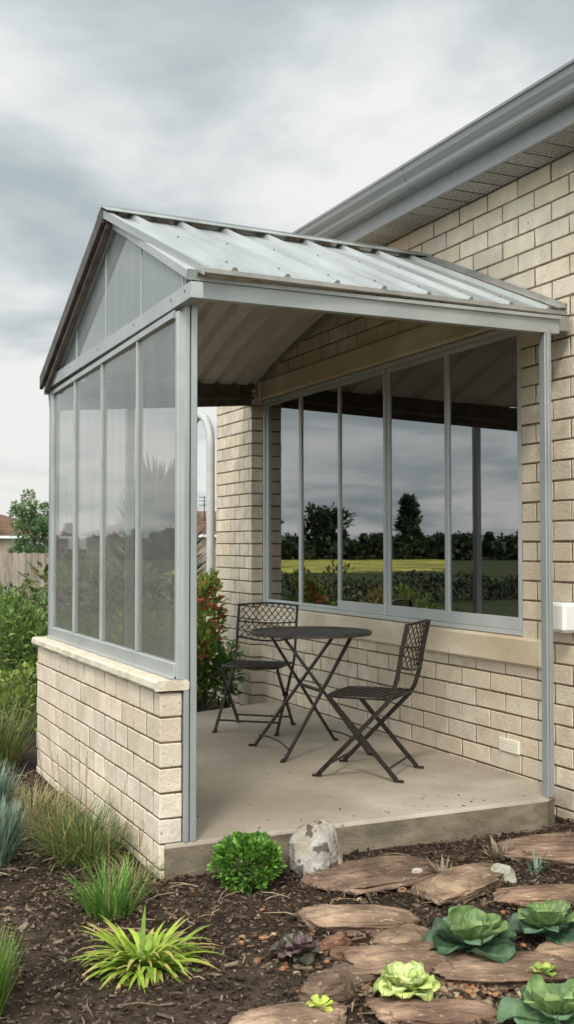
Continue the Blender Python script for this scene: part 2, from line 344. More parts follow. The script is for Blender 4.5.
# soffit, fascia, gutter, roof
so = MB(); y = 1.2; i = 0
while y < 9.8:
    L_ = .165; c = (.66, .63, .56) if True else 0
    so.box(3.515, 3.757, y + .006, y + L_ - .006, 3.522, 3.535, (.42, .40, .36) if i % 3 else (.50, .48, .44)); y += L_; i += 1
so.box(3.515, 3.757, 1.2, 9.8, 3.536, 3.55, (.05, .045, .04))
so.build('soffit', M['soffit'], house)
fa = MB(); fa.cham(3.490, 3.5135, 1.2, 6.2, 3.508, 3.70, .003); fa.cham(3.491, 3.5135, 6.204, 9.8, 3.508, 3.70, .003)
fa.build('fascia', M['fascia'], house)
gu = MB()
gp = [(3.489, 3.72), (3.489, 3.606), (3.42, 3.600), (3.40, 3.606), (3.392, 3.62), (3.390, 3.645), (3.378, 3.655), (3.366, 3.68), (3.362, 3.712), (3.350, 3.716), (3.350, 3.730), (3.366, 3.730), (3.372, 3.72), (3.384, 3.662), (3.40, 3.63), (3.475, 3.62), (3.48, 3.72)]
gu.prism([V((x, 0, z)) for x, z in gp], (0, 1.2, 0), (0, 9.85, 0)); gu.build('gutter', M['gutter'], house)
for yj in (3.1, 5.62, 8.1):
    gj = MB(); gj.prism([V((x + (-.003 if x < 3.42 else 0), 0, z - .003)) for x, z in gp], (0, yj, 0), (0, yj + .035, 0)); gj.build('gutter_joint', M['gutter'], house)
ro = MB(); ro.add([(3.45, 1.1, 3.74), (3.45, 9.9, 3.74), (8, 8, 5.4), (8, 3, 5.4), (3.45, 1.1, 3.70), (3.45, 9.9, 3.70), (12, 9.9, 3.74), (12, 1.1, 3.74)], [(0, 3, 2, 1), (0, 1, 5, 4), (1, 2, 6), (2, 3, 7, 6), (3, 0, 7)]); ro.build('roof', M['rtile'], house)
# meter box & vent plate & conduit bits
bx = MB(); bx.cham(3.665, 3.757, 4.52, 4.70, .985, 1.14, .016)
b_ = bx.build('meter_box', M['white'], house); b_['label'] = 'small white plastic box fixed to the wall beside the porch post'
vp = MB(); vp.cham(3.748, 3.765, 5.03, 5.21, .265, .34, .004)
for i in range(3): vp.box(3.7465, 3.749, 5.05, 5.19, .285 + i * .016, .289 + i * .016)
v_ = vp.build('vent_plate', M['vent'], house); v_['label'] = 'ivory vent plate low on the block wall'
sc = MB()
for (y, z) in ((4.35, 1.9), (4.42, 2.35), (4.44, 1.62)):
    sc = MB(); sc.tube([(3.752, y, z), (3.765, y, z)], .006, 6); sc.build('anchor_bolt', M['iron'], house)

# ------------------------------------------------------------------ dwarf wall
dw = thing('garden_wall', 'low cream block wall under the screen panels with a rough stone coping', 'wall', (1.535, 5.8, 0))
d = MB()
z = -.06; k = 0
Z0 = -.068
while Z0 + k * CH < .79:
    z = Z0 + k * CH; zt = min(z + CH, .803); s = 4.52 - (.1 if k % 2 else 0)
    while s < 7.04:
        L_ = .2; a = max(s, 4.52); b = min(s + L_, 7.04)
        if b - a > .02: d.cham(1.485 + rng.uniform(-.001, .0015), 1.585, a + (.009 if a > 4.53 else rng.uniform(-.003, .003)), b - .009, z + .0045, zt - .0045, .0035, tint(), 0, .0012)
        s += L_
    k += 1
d.box(1.4905, 1.578, 4.5265, 7.03, -.1, .801, mat=1)
d.build('blockwork', [M['block'], M['mortar']], dw)
cp = MB()
# coping with chipped edges
rows = 60
def cop(y, e):
    n_ = lambda k: noise.noise(V((y * 9, k * 3.1, 0))) * .005
    return [(1.462 + n_(1), y, .808 + n_(2) * .5), (1.455 + n_(3), y, .82), (1.458 + n_(4), y, .845 + n_(5) * .4), (1.472, y, .854 + n_(6) * .4), (1.604, y, .853 + n_(7) * .3), (1.615 + n_(8), y, .842), (1.613 + n_(9), y, .815), (1.606, y, .808)]
vs = []
for i in range(rows + 1): vs += cop(4.505 + (7.065 - 4.505) * i / rows, 0)
fs = [(i*8+k, i*8+(k+1) % 8, (i+1)*8+(k+1) % 8, (i+1)*8+k) for i in range(rows) for k in range(8)]
fs = [f[::-1] for f in fs]; fs += [tuple(range(8)), tuple(rows*8+k for k in range(7, -1, -1))]
cp.add(vs, fs); cp.build('coping', M['coping'], dw)

# ------------------------------------------------------------------ porch
porch = thing('porch', 'gabled metal porch with ribbed roof, grey posts and screened end', 'porch', (2.6, 6, 0))
A = V((1.495, 5.511, 3.165)); B = V((1.612, 4.33, 2.612)); Cc = V((1.495, 6.962, 2.487)); D = V((3.752, 6.037, 3.305)); E_ = V((3.752, 4.60, 2.672)); G = V((3.752, 8.855, 2.802)); K = V((3.752, 7.45, 3.19))
def lerp(a, b, t): return a + (b - a) * t
def ribbed(rows_fn, nrib, first, h, wbase, wtop, vsteps, flip, mats, name, edge_c=(1, 1, 1), thick=.0025, length=2.2, fade=False, close=False):
    """rows_fn(u,v) -> point ; ribs run along v"""
    us = [(0, 0)]
    pitch = (length) / nrib
    for i in range(nrib):
        c = first + i * pitch
        for du, hh in ((-wbase/2, 0), (-wtop/2, h), (wtop/2, h), (wbase/2, 0)):
            us.append(((c + du) / length, hh))
        # minor swage between ribs
        if i < nrib - 1:
            for q in (.33, .66):
                cc = c + pitch * q
                for du, hh in ((-.012, 0), (0, .002), (.012, 0)): us.append(((cc + du) / length, hh))
    us = [u for u in us if 0 <= u[0] < 1]; us.append((1, 0))
    mb = MB(); top = []; bot = []
    eps = .01
    for u, hh in us:
        for j in range(vsteps + 1):
            v = j / vsteps if not (fade and j >= vsteps - 1) else (.945 if j == vsteps - 1 else 1); p = rows_fn(u, v)
            pu = rows_fn(min(u + eps, 1), v) - rows_fn(max(u - eps, 0), v); pv = rows_fn(u, min(v + eps, 1)) - rows_fn(u, max(v - eps, 0))
            nn = pu.cross(pv).normalized()
            if nn.z < 0: nn = -nn
            hv = hh * (1 if not fade else max(0, min(1, (1 - v) * 30))); top.append(p + nn * hv); bot.append(p + nn * (hv - thick))
    m_ = vsteps + 1; nu = len(us)
    f = [(i*m_+j, i*m_+j+1, (i+1)*m_+j+1, (i+1)*m_+j) for i in range(nu-1) for j in range(vsteps)]
    mb.add(top, f, mat=0); mb.add(bot, [q[::-1] for q in f], mat=1)
    al = top + bot; o = len(top)
    for j in (0, vsteps): mb.add(al, [(i*m_+j, (i+1)*m_+j, o+(i+1)*m_+j, o+i*m_+j) for i in range(nu-1)], mat=0)
    for i in (0, nu-1): mb.add(al, [(i*m_+j, i*m_+j+1, o+i*m_+j+1, o+i*m_+j) for j in range(vsteps)], mat=0)
    if close:
        base = []
        for u, hh in us:
            p = rows_fn(u, 1); pu = rows_fn(min(u + eps, 1), 1) - rows_fn(max(u - eps, 0), 1); nn = pu.cross(rows_fn(u, 1) - rows_fn(u, .99)).normalized(); nn = -nn if nn.z < 0 else nn
            base += [p + nn * (hh - .0005), p - nn * .001]
        mb.add([q + V((0, .001, 0)) for q in base], [(2*i, 2*i+1, 2*i+3, 2*i+2) for i in range(nu-1) if us[i][1] + us[i+1][1] > .01], mat=0)
    return mb.build(name, mats, porch)
near = lambda u, v: lerp(lerp(A, D, u), lerp(B, E_, u), v)
AC = lerp(A, Cc, .5)
def far(u, v):
    a = lerp(A, D, u); m_ = lerp(AC, K, u); b = lerp(Cc, G, u)
    # smooth quadratic through the three lines
    return a * ((1-v)*(1-2*v)) + m_ * (4*v*(1-v)) + b * (v*(2*v-1))
o = ribbed(near, 8, .15, .024, .046, .018, 8, False, [M['galv'], M['under']], 'roof_sheet', close=True); o['label'] = 'near slope of ribbed galvanised sheet facing the garden'
o = ribbed(far, 10, .12, .042, .085, .03, 12, True, [M['under'], M['under']], 'roof_sheet')
o['label'] = 'far slope of ribbed sheet with brown underside'
# ridge cap
rc = MB()
nA = V((0, -.52, .85)); 
for i in range(1):
    off = V((0, 0, .036)); L1 = (B - A).normalized(); L2 = (AC - A).normalized(); L3 = (E_ - D).normalized(); L4 = (K - D).normalized()
    a = A + off + V((-.015, 0, 0)); b = D + off
    t = V((0, 0, .004))
    vs = [a, a + L1 * .085, a + L2 * .09, b, b + L3 * .085, b + L4 * .09]; vs2 = [p + t for p in vs]
    rc.add(vs2, [(0, 1, 4, 3), (0, 3, 5, 2)]); rc.add(vs, [(0, 3, 4, 1), (0, 2, 5, 3)])
    rc.add([vs[1], vs[4], vs2[4], vs2[1]], [(0, 1, 2, 3)]); rc.add([vs[0], vs[1], vs2[1], vs2[0]], [(0, 1, 2, 3)])
    rc.beam(a + V((0, 0, .004)), b + V((0, 0, .004)), .016, .012)
rc.build('ridge_cap', M['galv'], porch)
# rake trims on the gable: near slope light, far slope brown
rk = MB(); dn = V((0, 0, -1))
def strip(mb, p, q, x0, x1, z0, z1, c=(1, 1, 1), mat=0):
    p = V(p); q = V(q)
    prof = [V((x0, 0, z0)), V((x1, 0, z0)), V((x1, 0, z1)), V((x0, 0, z1))]
    mb.prism(prof, p, q, c, mat)
strip(rk, A + V((-.006, 0, 0)), B + V((-.006, 0, 0)), 0, .03, .004, .020)
strip(rk, A + V((-.004, 0, 0)), B + V((-.004, -.0, 0)), -.002, .006, -.022, .006)
rk.build('rake_flashing', M['galv'], porch)
rk = MB()
strip(rk, A + V((-.014, -.0, .0)), Cc + V((-.014, 0.03, 0.0)), 0, .022, -.045, .036, (.8, .8, .8))
strip(rk, A + V((.010, 0, -.05)), Cc + V((.010, .0, -.05)), 0, .03, -.02, .03, (1.5, 1.42, 1.36))
rk.build('rake_board', M['rake'], porch)
GX = 1.565
# gable rafters (pale)
rf = MB()
Ag = V((GX, 5.511, 3.128)); Bg = V((GX + .01, 4.40, 2.598)); Cg = V((GX, 6.90, 2.482))
rf.beam(Ag + V((0, .03, 0)), Bg + V((0, -.02, 0)), .05, .045, ch=.004); rf.beam(Ag, Cg, .05, .045, ch=.004)
rf.build('rafter', M['frame'], porch)
# gable bottom beam
gb = MB(); gb.prism([V((0, 0, -.034)), V((.055, 0, -.034)), V((.055, 0, .034)), V((.0, 0, .034))], (1.558, 4.345, 2.526), (1.530, 7.02, 2.482))
gb.build('gable_beam', M['frame'], porch)
# front and far eave beams
fb = MB(); fb.prism([V((0, 0, -.040)), V((0, .045, -.040)), V((0, .045, .036)), V((0, 0, .036))], (1.60, 4.405, 2.546), (3.66, 4.535, 2.582))
fb.prism([V((0, -.012, .030)), V((0, .05, .030)), V((0, .05, .046)), V((0, -.012, .046))], (1.60, 4.402, 2.548), (3.66, 4.53, 2.584))
fb.build('eave_beam', M['frame'], porch)
ed = MB(); ed.prism([V((0, -.012, -.014)), V((0, .006, -.018)), V((0, .006, .0)), V((0, -.012, .006))], B + V((0, 0, 0)), E_)
ed.build('eave_trim', M['flash'], porch)
fe = MB()
pf0 = V((1.56, 7.00, 2.385)); pf1 = V((3.69, 8.71, 2.735))
fe.beam(pf0 + V((0, 0, .02)), pf1 + V((0, 0, .02)), .05, .19, ch=.004, c=(1.3, 1.25, 1.2)); fe.beam(pf0 + V((-.03, .03, .045)), pf1 + V((-.03, .03, .045)), .03, .03, c=(2.0, 1.9, 1.8)); fe.beam(pf0 + V((.02, -.02, -.01)), pf1 + V((.02, -.02, -.01)), .03, .025, c=(2.2, 2.0, 1.9))
fe.build('far_eave_beam', M['rake'], porch)
# wall flashing
wf_ = MB(); up = V((0, 0, .045))
for p, q in ((D, E_), ): 
    a = p + V((-.05, 0, .02)); b = q + V((-.05, -.01, .018)); wf_.add([a, b, b + V((.052, 0, .004)), a + V((.052, 0, .004)), b + V((.052, 0, .03)), a + V((.052, 0, .03)), a + V((.046, 0, .03)), b + V((.046, 0, .03)), b + V((.046, 0, .008)), a + V((.046, 0, .008)), b + V((0, 0, .004)), a + V((0, 0, .004)) ], [(0, 1, 2, 3), (2, 4, 5, 3), (6, 5, 4, 7), (6, 7, 8, 9), (9, 8, 10, 11), (11, 10, 1, 0)])
pp = [D + V((-.004, 0, .02)), K * .0 + far(1, .25) + V((-.004, 0, .02)), far(1, .5) + V((-.004, 0, .02)), far(1, .75) + V((-.004, 0, .02)), G + V((-.004, 0, .02))]
for a, b in zip(pp, pp[1:]): wf_.beam(a + V((-.02, 0, -.035)), b + V((-.02, 0, -.035)), .035, .03)
wf_.build('wall_flashing', M['flash'], porch)
# roof screws
for v in (.06, .5, .93):
    for i in range(9):
        u = (.15 + i * .275) / 2.2
        if u < .99:
            p = near(u, v) + V((0, -.012, .024)); sw = MB(); sw.tube([p, p + V((0, -.002, .004))], .0048, 6, (.5, .5, .48)); sw.build('roof_screw', M['galv'], porch)
# posts: front-left channel post, front-right post, far-left post, far middle post
def post(x0, x1, y0, y1, z0, z1, groove=None, name='post'):
    p = MB(); p.cham(x0, x1, y0, y1, z0, z1, .004)
    if groove:
        p.cham(groove - .003, groove + .003, y0 - .0025, y0 + .01, z0 + .0, z1, .0005, (.3, .3, .3))
    return p.build('post', M['post'], porch)
p = MB()
p.cham(1.590, 1.614, 4.508, 4.60, .149, 2.51, .003); p.cham(1.6145, 1.620, 4.524, 4.598, .149, 2.51, .001); p.cham(1.6205, 1.650, 4.510, 4.60, .149, 2.51, .003)
po = p.build('post', M['post'], porch); po['label'] = 'near corner post standing on the patio edge beside the block wall'
p = MB(); p.cham(3.562, 3.578, 4.532, 4.580, .149, 2.56, .003); p.cham(3.5785, 3.602, 4.528, 4.574, .149, 2.56, .003)
po = p.build('post', M['post'], porch); po['label'] = 'slim post against the house wall at the far right'
for x, y, z0 in ((1.575, 6.975, .852), (2.28, 7.66, .149)):
    p = MB(); p.cham(x - .028, x + .028, y - .028, y + .028, z0, 2.42 + (x - 1.56) * .16 - .0, .004); po = p.build('post', M['post'], porch)
br = MB(); br.cham(3.60, 3.735, 4.545, 4.60, 2.56, 2.64, .004); br.build('bracket', M['flash'], porch)
# screen frame in gable wall plane
YS = [4.53, 5.105, 5.755, 6.36, 6.93]
sf = MB()
sf.cham(GX - .02, GX + .025, 4.518, 6.955, .8535, .925, .004); sf.cham(GX - .032, GX + .02, 4.518, 6.965, .8545, .868, .002)
def topz(y): return 2.488 - (y - 4.4) * .0165
sf.build('screen_rail', M['frame'], porch); sf = MB()
sf.prism([V((0, 0, -.025)), V((.04, 0, -.025)), V((.04, 0, 0)), V((0, 0, 0))], (GX - .018, 4.56, topz(4.56) - .018), (GX - .018, 6.955, topz(6.955) - .018))
sf.prism([V((0, 0, -.008)), V((.03, 0, -.008)), V((.03, 0, 0)), V((0, 0, 0))], (GX - .008, 4.56, topz(4.56) - .008), (GX - .008, 6.955, topz(6.955) - .008), c=(.3, .3, .3))
sf.build('screen_rail', M['frame'], porch)
for i, y in enumerate(YS):
    mu = MB(); w = .045 if i == 0 else (.024 if i == 4 else .010)
    if i == 0: mu.cham(GX - .008, GX + .042, 4.512, 4.545, .853, topz(y) - .02, .004)
    else: mu.cham(GX - .016, GX + .02, y - w/2, y + w/2, .925, topz(y) - .043, .003)
    mu.build('mullion', M['frame'], porch)
for a, b in zip(YS, YS[1:]):
    pn = MB(); pn.box(GX - .002, GX + .001, a + .006, b - .006, .926, topz(b) - .05); pn.build('screen_panel', M['screen'], porch)
# gable panels, in 5 pieces following the rafters
GS = [4.46, 5.07, 5.71, 6.35, 6.88]
def rz(y):
    if y < 5.511: return lerp(Bg, Ag, (y - Bg.y) / (Ag.y - Bg.y)).z
    return lerp(Ag, Cg, (y - Ag.y) / (Cg.y - Ag.y)).z
def bz(y): return 2.526 + (y - 4.345) / (7.02 - 4.345) * (2.482 - 2.526)
cuts = [4.42] + GS
for a, b in zip(cuts, cuts[1:]):
    ys = [a + .004, b - .004]
    if a < 5.511 < b: ys.insert(1, 5.511)
    pts = [(y, bz(y) + .02) for y in ys] + [(y, max(rz(y) - .012, bz(y) + .021)) for y in reversed(ys)]
    pn = MB(); n = len(pts); vs = [(GX - .001, y, z) for y, z in pts] + [(GX + .002, y, z) for y, z in pts]
    pn.add(vs, [tuple(range(n)), tuple(range(2*n-1, n-1, -1))] + [(i, (i+1) % n, n+(i+1) % n, n+i) for i in range(n)]); pn.build('gable_panel', M['gscreen'], porch)
for y in GS[:4]:
    mu = MB(); mu.cham(GX - .006, GX + .008, y - .005, y + .005, bz(y) + .02, rz(y) - .01, .001); mu.build('mullion', M['frame'], porch)
for y in (4.42, 4.6, 5.15, 5.8, 6.4):
    z = bz(y); rv = MB(); xx = 1.558 - (y - 4.345) * .0105; rv.tube([(xx - .004, y, z + .01), (xx + .004, y, z + .01)], .007, 6); rv.build('rivet', M['flash'], porch)

# ------------------------------------------------------------------ arched pipe
ap = MB(); AX = 3.72; pts = [(AX, 9.80, 0.0), (AX, 9.80, 2.42)]
c0 = V((AX, 10.12, 2.42)); rr = .32
for i in range(1, 12): t = math.pi * i / 12; pts.append((AX, c0.y - rr * math.cos(t), c0.z + rr * .95 * math.sin(t)))
pts += [(AX, 10.44, 2.42), (AX, 10.44, 0)]
ap.tube(pts, .040, 14); tag(ap.build('arched_pipe', M['pipe']), 'pale grey arched pipe standing beside the far end of the house wall', 'pipe')

# ------------------------------------------------------------------ bistro furniture
iron = M['iron']
def foot(mb, p): mb.beam((p[0], p[1], .006), (p[0], p[1] + .0, .012), .035, .03, up=(0, 1, 0))
def make_chair(label, loc, rz_):
    t = thing('bistro_chair', label, 'chair', loc, rz_, 'folding bistro chairs on the patio')
    def P(mb, name): 
        o = mb.build(name, iron); o.parent = t; return o
    W = .205
    s = MB()   # seat: frame plus woven slats
    fr = [(-W, -.19), (W, -.19), (W + .005, .12), (W - .02, .19), (0, .205), (-W + .02, .19), (-W - .005, .12)]
    s.tube([(x, y, .448) for x, y in fr], .009, 6, closed=True)
    nn = 10
    for i in range(1, nn):
        x = -W + 2 * W * i / nn; s.beam((x, -.19, .449), (x, .19, .449), .011, .004)
    for i in range(1, nn):
        y = -.19 + .39 * i / nn; s.beam((-W, y, .453), (W, y, .453), .011, .004)
    P(s, 'seat')
    for sx in (-1, 1):
        b = MB(); x = sx * (W + .018)
        # back post continues down to the front foot
        b.beam((x, .235, .012), (x, -.17, .43), .013, .024, up=(0, 1, 0)); 
        pr = [(x, -.17, .43), (x, -.20, .48), (x, -.225, .56), (x, -.25, .70), (x, -.285, .86)]
        for a_, b_ in zip(pr, pr[1:]): b.beam(a_, b_, .013, .024, up=(0, 1, 0))
        b.beam((x, .215, .010), (x, .265, .006), .022, .012); P(b, 'leg')
        b = MB(); x = sx * (W + .002)
        b.beam((x, .17, .435), (x, -.215, .012), .013, .024, up=(0, 1, 0)); b.beam((x, -.20, .010), (x, -.255, .006), .022, .012); P(b, 'leg')
        h = MB(); h.tube([(sx * (W - .01), .0, .245), (sx * (W + .03), .0, .245)], .010, 8); P(h, 'hinge')
    for pts_ in ([(-W, -.165, .065), (W, -.165, .065)], [(-W - .015, .17, .075), (W + .015, .17, .075)]):
        st = MB(); st.tube(pts_, .007, 6); P(st, 'stretcher')
    bk = MB()
    def bp(x, z):   # point on the curved back
        t_ = (z - .56) / .30; return V((x, -.225 - .06 * t_ - .035 * (1 - (x / W) ** 2), z))
    Wb = W + .012
    # top, bottom and middle rails (bottom one bows down)
    top = [bp(-Wb + 2 * Wb * i / 10, .855 + .012 * math.sin(math.pi * i / 10)) for i in range(11)]
    bot = [bp(-Wb + 2 * Wb * i / 10, .625 - .03 * math.sin(math.pi * i / 10)) for i in range(11)]
    mid = [bp(-Wb + 2 * Wb * i / 10, .735 - .012 * math.sin(math.pi * i / 10)) for i in range(11)]
    bk.tube(top, .007, 6); bk.tube(bot, .007, 6); bk.tube(mid, .0055, 6)
    nd = 9; stp = 2 * Wb / nd
    for z0_, z1_ in ((.735, .86), (.61, .73)):
        for k_ in range(-2, nd + 1):
            for sg in (1, -1):
                pts = []
                for q in range(5):
                    f = q / 4; x = -Wb + (k_ + f * 2.2) * stp
                    if sg < 0: x = -x
                    if abs(x) <= Wb: pts.append(bp(x, z0_ + (z1_ - z0_) * f))
                if len(pts) > 1: bk.tube(pts, .0034, 4)
    P(bk, 'backrest')
    return t
make_chair('dark iron folding chair nearest the camera, its lattice back turned towards the garden', (3.05, 5.47, .15), R(43))
make_chair('dark iron folding chair behind the round table, near the flowering shrub', (3.05, 7.12, .15), R(139))
tb = thing('bistro_table', 'round dark iron folding bistro table between the two chairs', 'table', (3.03, 6.20, .15), R(-4))
def TP(mb, name): o = mb.build(name, iron); o.parent = tb; return o
t = MB(); Rt = .385
nseg = 48
prof = [(Rt - .014, .732), (Rt, .732), (Rt, .750), (Rt - .003, .753), (Rt - .014, .753), (Rt - .018, .750), (Rt - .018, .732)]
vs = [(r * math.cos(2*math.pi*i/nseg), r * math.sin(2*math.pi*i/nseg), z) for i in range(nseg) for r, z in prof]; m_ = len(prof)
t.add(vs, [(i*m_+k, ((i+1) % nseg)*m_+k, ((i+1) % nseg)*m_+(k+1) % m_, i*m_+(k+1) % m_) for i in range(nseg) for k in range(m_)], smooth=False)
for i in range(-21, 22):
    x = i * .0174; h = math.sqrt(max(0, (Rt - .016) ** 2 - x * x))
    if h > .02: t.beam((x, -h, .744), (x, h, .744), .0135, .005)
for y in (-.2, 0, .2):
    h = math.sqrt((Rt - .02) ** 2 - y * y); t.beam((-h, y, .737), (h, y, .737), .02, .006)
o = t.build('tabletop', M['ttop']); o.parent = tb
# crossing legs
for sy in (-1, 1):
    for sx in (-1, 1):
        l = MB(); y0 = sy * .20; 
        a = V((sx * .235, y0 * .62, .735)); b = V((-sx * .275, sy * .27, .012))
        l.beam(a, b, .014, .026, up=(0, 1, 0)); l.beam(b + V((0, -sy * .01, 0)), b + V((-sx * .03, sy * .03, -.006)), .026, .012); TP(l, 'leg')
for sx in (-1, 1):
    st = MB(); st.tube([(sx * .25, -.262, .07), (sx * .24, -.10, .085), (sx * .24, .10, .085), (sx * .25, .262, .07)], .006, 6); TP(st, 'stretcher'); st = MB(); st.tube([(sx * .22, -.13, .72), (sx * .22, .13, .72)], .007, 6); TP(st, 'stretcher')
h = MB(); h.tube([(0, -.19, .395), (0, .19, .395)], .012, 8); TP(h, 'hinge')

# ------------------------------------------------------------------ plants
def cmix(cols): 
    a, b = rng.choice(cols), rng.choice(cols); t = rng.random(); k = rng.uniform(.75, 1.25)
    return tuple((a[i] * (1 - t) + b[i] * t) * k for i in range(3))
def bush(name, label, cat, c, rx, ry, h, n, L, W, cols, group=None, z0=0.05, shell=.5, stems=8, flowers=None, up=.4, lumps=5, leafmat='leaf', parts=True, seed=None):
    t = thing(name, label, cat, (c[0], c[1], 0), 0, group)
    mb = MB(); c = V((0, 0, 0)); lc = []
    for i in range(lumps):
        a = rng.uniform(0, 6.28); r = rng.uniform(.25, .62); lc.append((V((math.cos(a) * rx * r, math.sin(a) * ry * r, rng.uniform(.3, .72) * h)), rng.uniform(.38, .6)))
    lc.append((V((0, 0, h * .5)), .62))
    for i in range(n):
        q, s = rng.choice(lc)
        u = V((rng.gauss(0, 1), rng.gauss(0, 1), rng.gauss(0, 1))).normalized(); rad = rng.uniform(shell, 1) ** .6 * s
        p = q + V((u.x * rx * rad, u.y * ry * rad, u.z * h * .5 * rad * 1.25))
        if p.z < z0: p.z = z0 + rng.random() * .1 * h
        d = (u + V((rng.uniform(-.6, .6), rng.uniform(-.6, .6), rng.uniform(-.3, .6) + up))).normalized()
        mb.leaf(p, d, V((rng.uniform(-.5, .5), rng.uniform(-.5, .5), 1)), L * rng.uniform(.6, 1.3), W * rng.uniform(.7, 1.2), cmix(cols))
    f = mb.build('foliage', M[leafmat]); f.parent = t
    st = MB()
    for i in range(stems):
        q, s = rng.choice(lc); a = rng.uniform(0, 6.28); b0 = V((math.cos(a) * rx * .12, math.sin(a) * ry * .12, -.02)); e = q + V((rng.uniform(-.3, .3) * rx, rng.uniform(-.3, .3) * ry, h * .15))
        st.tube([b0, lerp(b0, e, .5) + V((rng.uniform(-.05, .05) * rx, 0, .05 * h)), e], [.012 * max(.4, h), .009 * max(.4, h), .003], 5)
    s_ = st.build('stem', M['bark']); s_.parent = t
    if flowers:
        for i in range(flowers[1]):
            fm = MB()
            u = V((rng.gauss(0, 1), -abs(rng.gauss(0, 1)), rng.uniform(0, 1))).normalized(); q, s = rng.choice(lc)
            p = q + V((u.x * rx * s, u.y * ry * s, u.z * h * .5 * s))
            for k_ in range(7):
                a = k_ * .9; fm.leaf(p, V((math.cos(a), math.sin(a) * .6 - .4, .5 + rng.uniform(-.2, .5))), (0, 0, 1), flowers[2], flowers[2] * .6, tuple(x * rng.uniform(.8, 1.2) for x in flowers[0]))
            g = fm.build('flower', M['leaf']); g.parent = t
    return t
def tuft(name, label, cat, c, r, n, L, W, lean, curve, cols, group=None, tip=None, seeds=0, mat='leaf', ang=None, ell=1.0):
    t = thing(name, label, cat, (c[0], c[1], 0), 0, group); mb = MB()
    for i in range(n):
        a = rng.uniform(0, 6.28) if ang is None else rng.gauss(ang[0], ang[1]); rr_ = r * math.sqrt(rng.random())
        a2 = rng.uniform(0, 6.28)
        b = V((math.cos(a2) * rr_, math.sin(a2) * rr_ * ell, -.01)); l = rng.uniform(*lean) * (.5 + .8 * rr_ / r)
        aa = a2 + rng.gauss(0, .6) if ang is None else a
        mb.blade(b, aa, L * rng.uniform(.55, 1.15), l, W * rng.uniform(.7, 1.2), cmix(cols), rng.uniform(*curve), 6, tipc=(tip if tip and rng.random() < .5 else None))
    f = mb.build('leaves', M[mat]); f.parent = t
    if seeds:
        sd = MB()
        for i in range(seeds):
            a = rng.uniform(0, 6.28); b = V((math.cos(a) * r, math.sin(a) * r, 0)) ; Ls = L * rng.uniform(1.2, 1.7)
            e = b + V((math.cos(a) * Ls * .18, math.sin(a) * Ls * .18, Ls)); sd.tube([b, lerp(b, e, .5) + V((0, 0, .02)), e], [.0018, .0014, .001], 4, (.45, .33, .17))
            for k_ in range(16):
                p = lerp(b, e, .72 + .28 * k_ / 16); sd.leaf(p, V((rng.uniform(-1, 1), rng.uniform(-1, 1), 1.6)), (1, 0, 0), .018, .006, (.42 * rng.uniform(.7, 1.2), .32, .17))
        s_ = sd.build('seed_head', M['leaf']); s_.parent = t
    return t
G1 = [(.10, .17, .035), (.055, .11, .025), (.16, .21, .05), (.08, .12, .03)]
GD = [(.03, .06, .018), (.05, .09, .025), (.08, .12, .04)]
YEL = [(.30, .30, .05), (.20, .24, .05), (.38, .33, .07)]
DRY = [(.34, .27, .13), (.24, .22, .09), (.16, .20, .06), (.42, .34, .19)]
BLU = [(.17, .25, .18), (.25, .34, .26), (.34, .42, .34), (.11, .17, .11)]
# left side foreground
tuft('grass_tuft', 'tall olive green grass tuft at the far end of the block wall', 'grass', (1.26, 7.25), .17, 420, .50, .007, (.05, .45), (.3, 1.3), G1 + DRY[:2], 'ornamental grasses by the wall')
tuft('grass_tuft', 'low dry straw coloured grass spreading along the middle of the block wall', 'grass', (1.22, 5.85), .24, 620, .22, .005, (.2, .9), (.6, 1.8), DRY, 'ornamental grasses by the wall', ell=1.8)
tuft('grass_tuft', 'leaning green grass clump with thin brown seed stalks against the block wall', 'grass', (1.28, 5.02), .15, 560, .33, .0055, (.15, .8), (.5, 1.7), G1 + [(.2, .22, .07), DRY[1]], 'ornamental grasses by the wall', seeds=9, ell=1.5)
tuft('grass_tuft', 'small bright green grass tuft behind the yellow green strap leaves', 'grass', (1.17, 4.18), .085, 230, .235, .007, (.05, .5), (.3, 1.3), [(.12, .26, .04), (.07, .17, .03), (.2, .32, .07)], 'ornamental grasses by the wall', seeds=2)
tuft('grass_tuft', 'wispy grey green grass low against the foot of the block wall', 'grass', (1.36, 4.48), .10, 160, .18, .004, (.1, .8), (.4, 1.6), DRY[:2] + [(.13, .18, .06)], 'ornamental grasses by the wall', ell=1.6)
tuft('strap_leaf_plant', 'clump of arching bright yellow green strap leaves in the dark mulch', 'plant', (1.14, 3.64), .075, 230, .225, .027, (.45, 1.15), (.7, 1.8), [(.30, .42, .05), (.42, .52, .08), (.17, .30, .04)], tip=(.50, .42, .14))
# blue-grey feathery shrubs at the left edge
tuft('feathery_shrub', 'blue green feathery shrub cut by the left edge, upper one behind', 'shrub', (.98, 6.0), .12, 620, .28, .013, (.0, .35), (-.1, .6), BLU, 'feathery shrubs at the left edge')
tuft('feathery_shrub', 'dense rounded blue green feathery shrub at the left edge, nearer one', 'shrub', (.86, 5.10), .11, 900, .28, .012, (.0, .4), (-.2, .5), BLU, 'feathery shrubs at the left edge')
tuft('feathery_shrub', 'green needle leaved shrub in the bottom left corner', 'shrub', (.52, 3.40), .085, 1100, .27, .006, (.0, .35), (-.1, .5), [(.16, .30, .05), (.09, .20, .04), (.25, .38, .08)], 'feathery shrubs at the left edge')
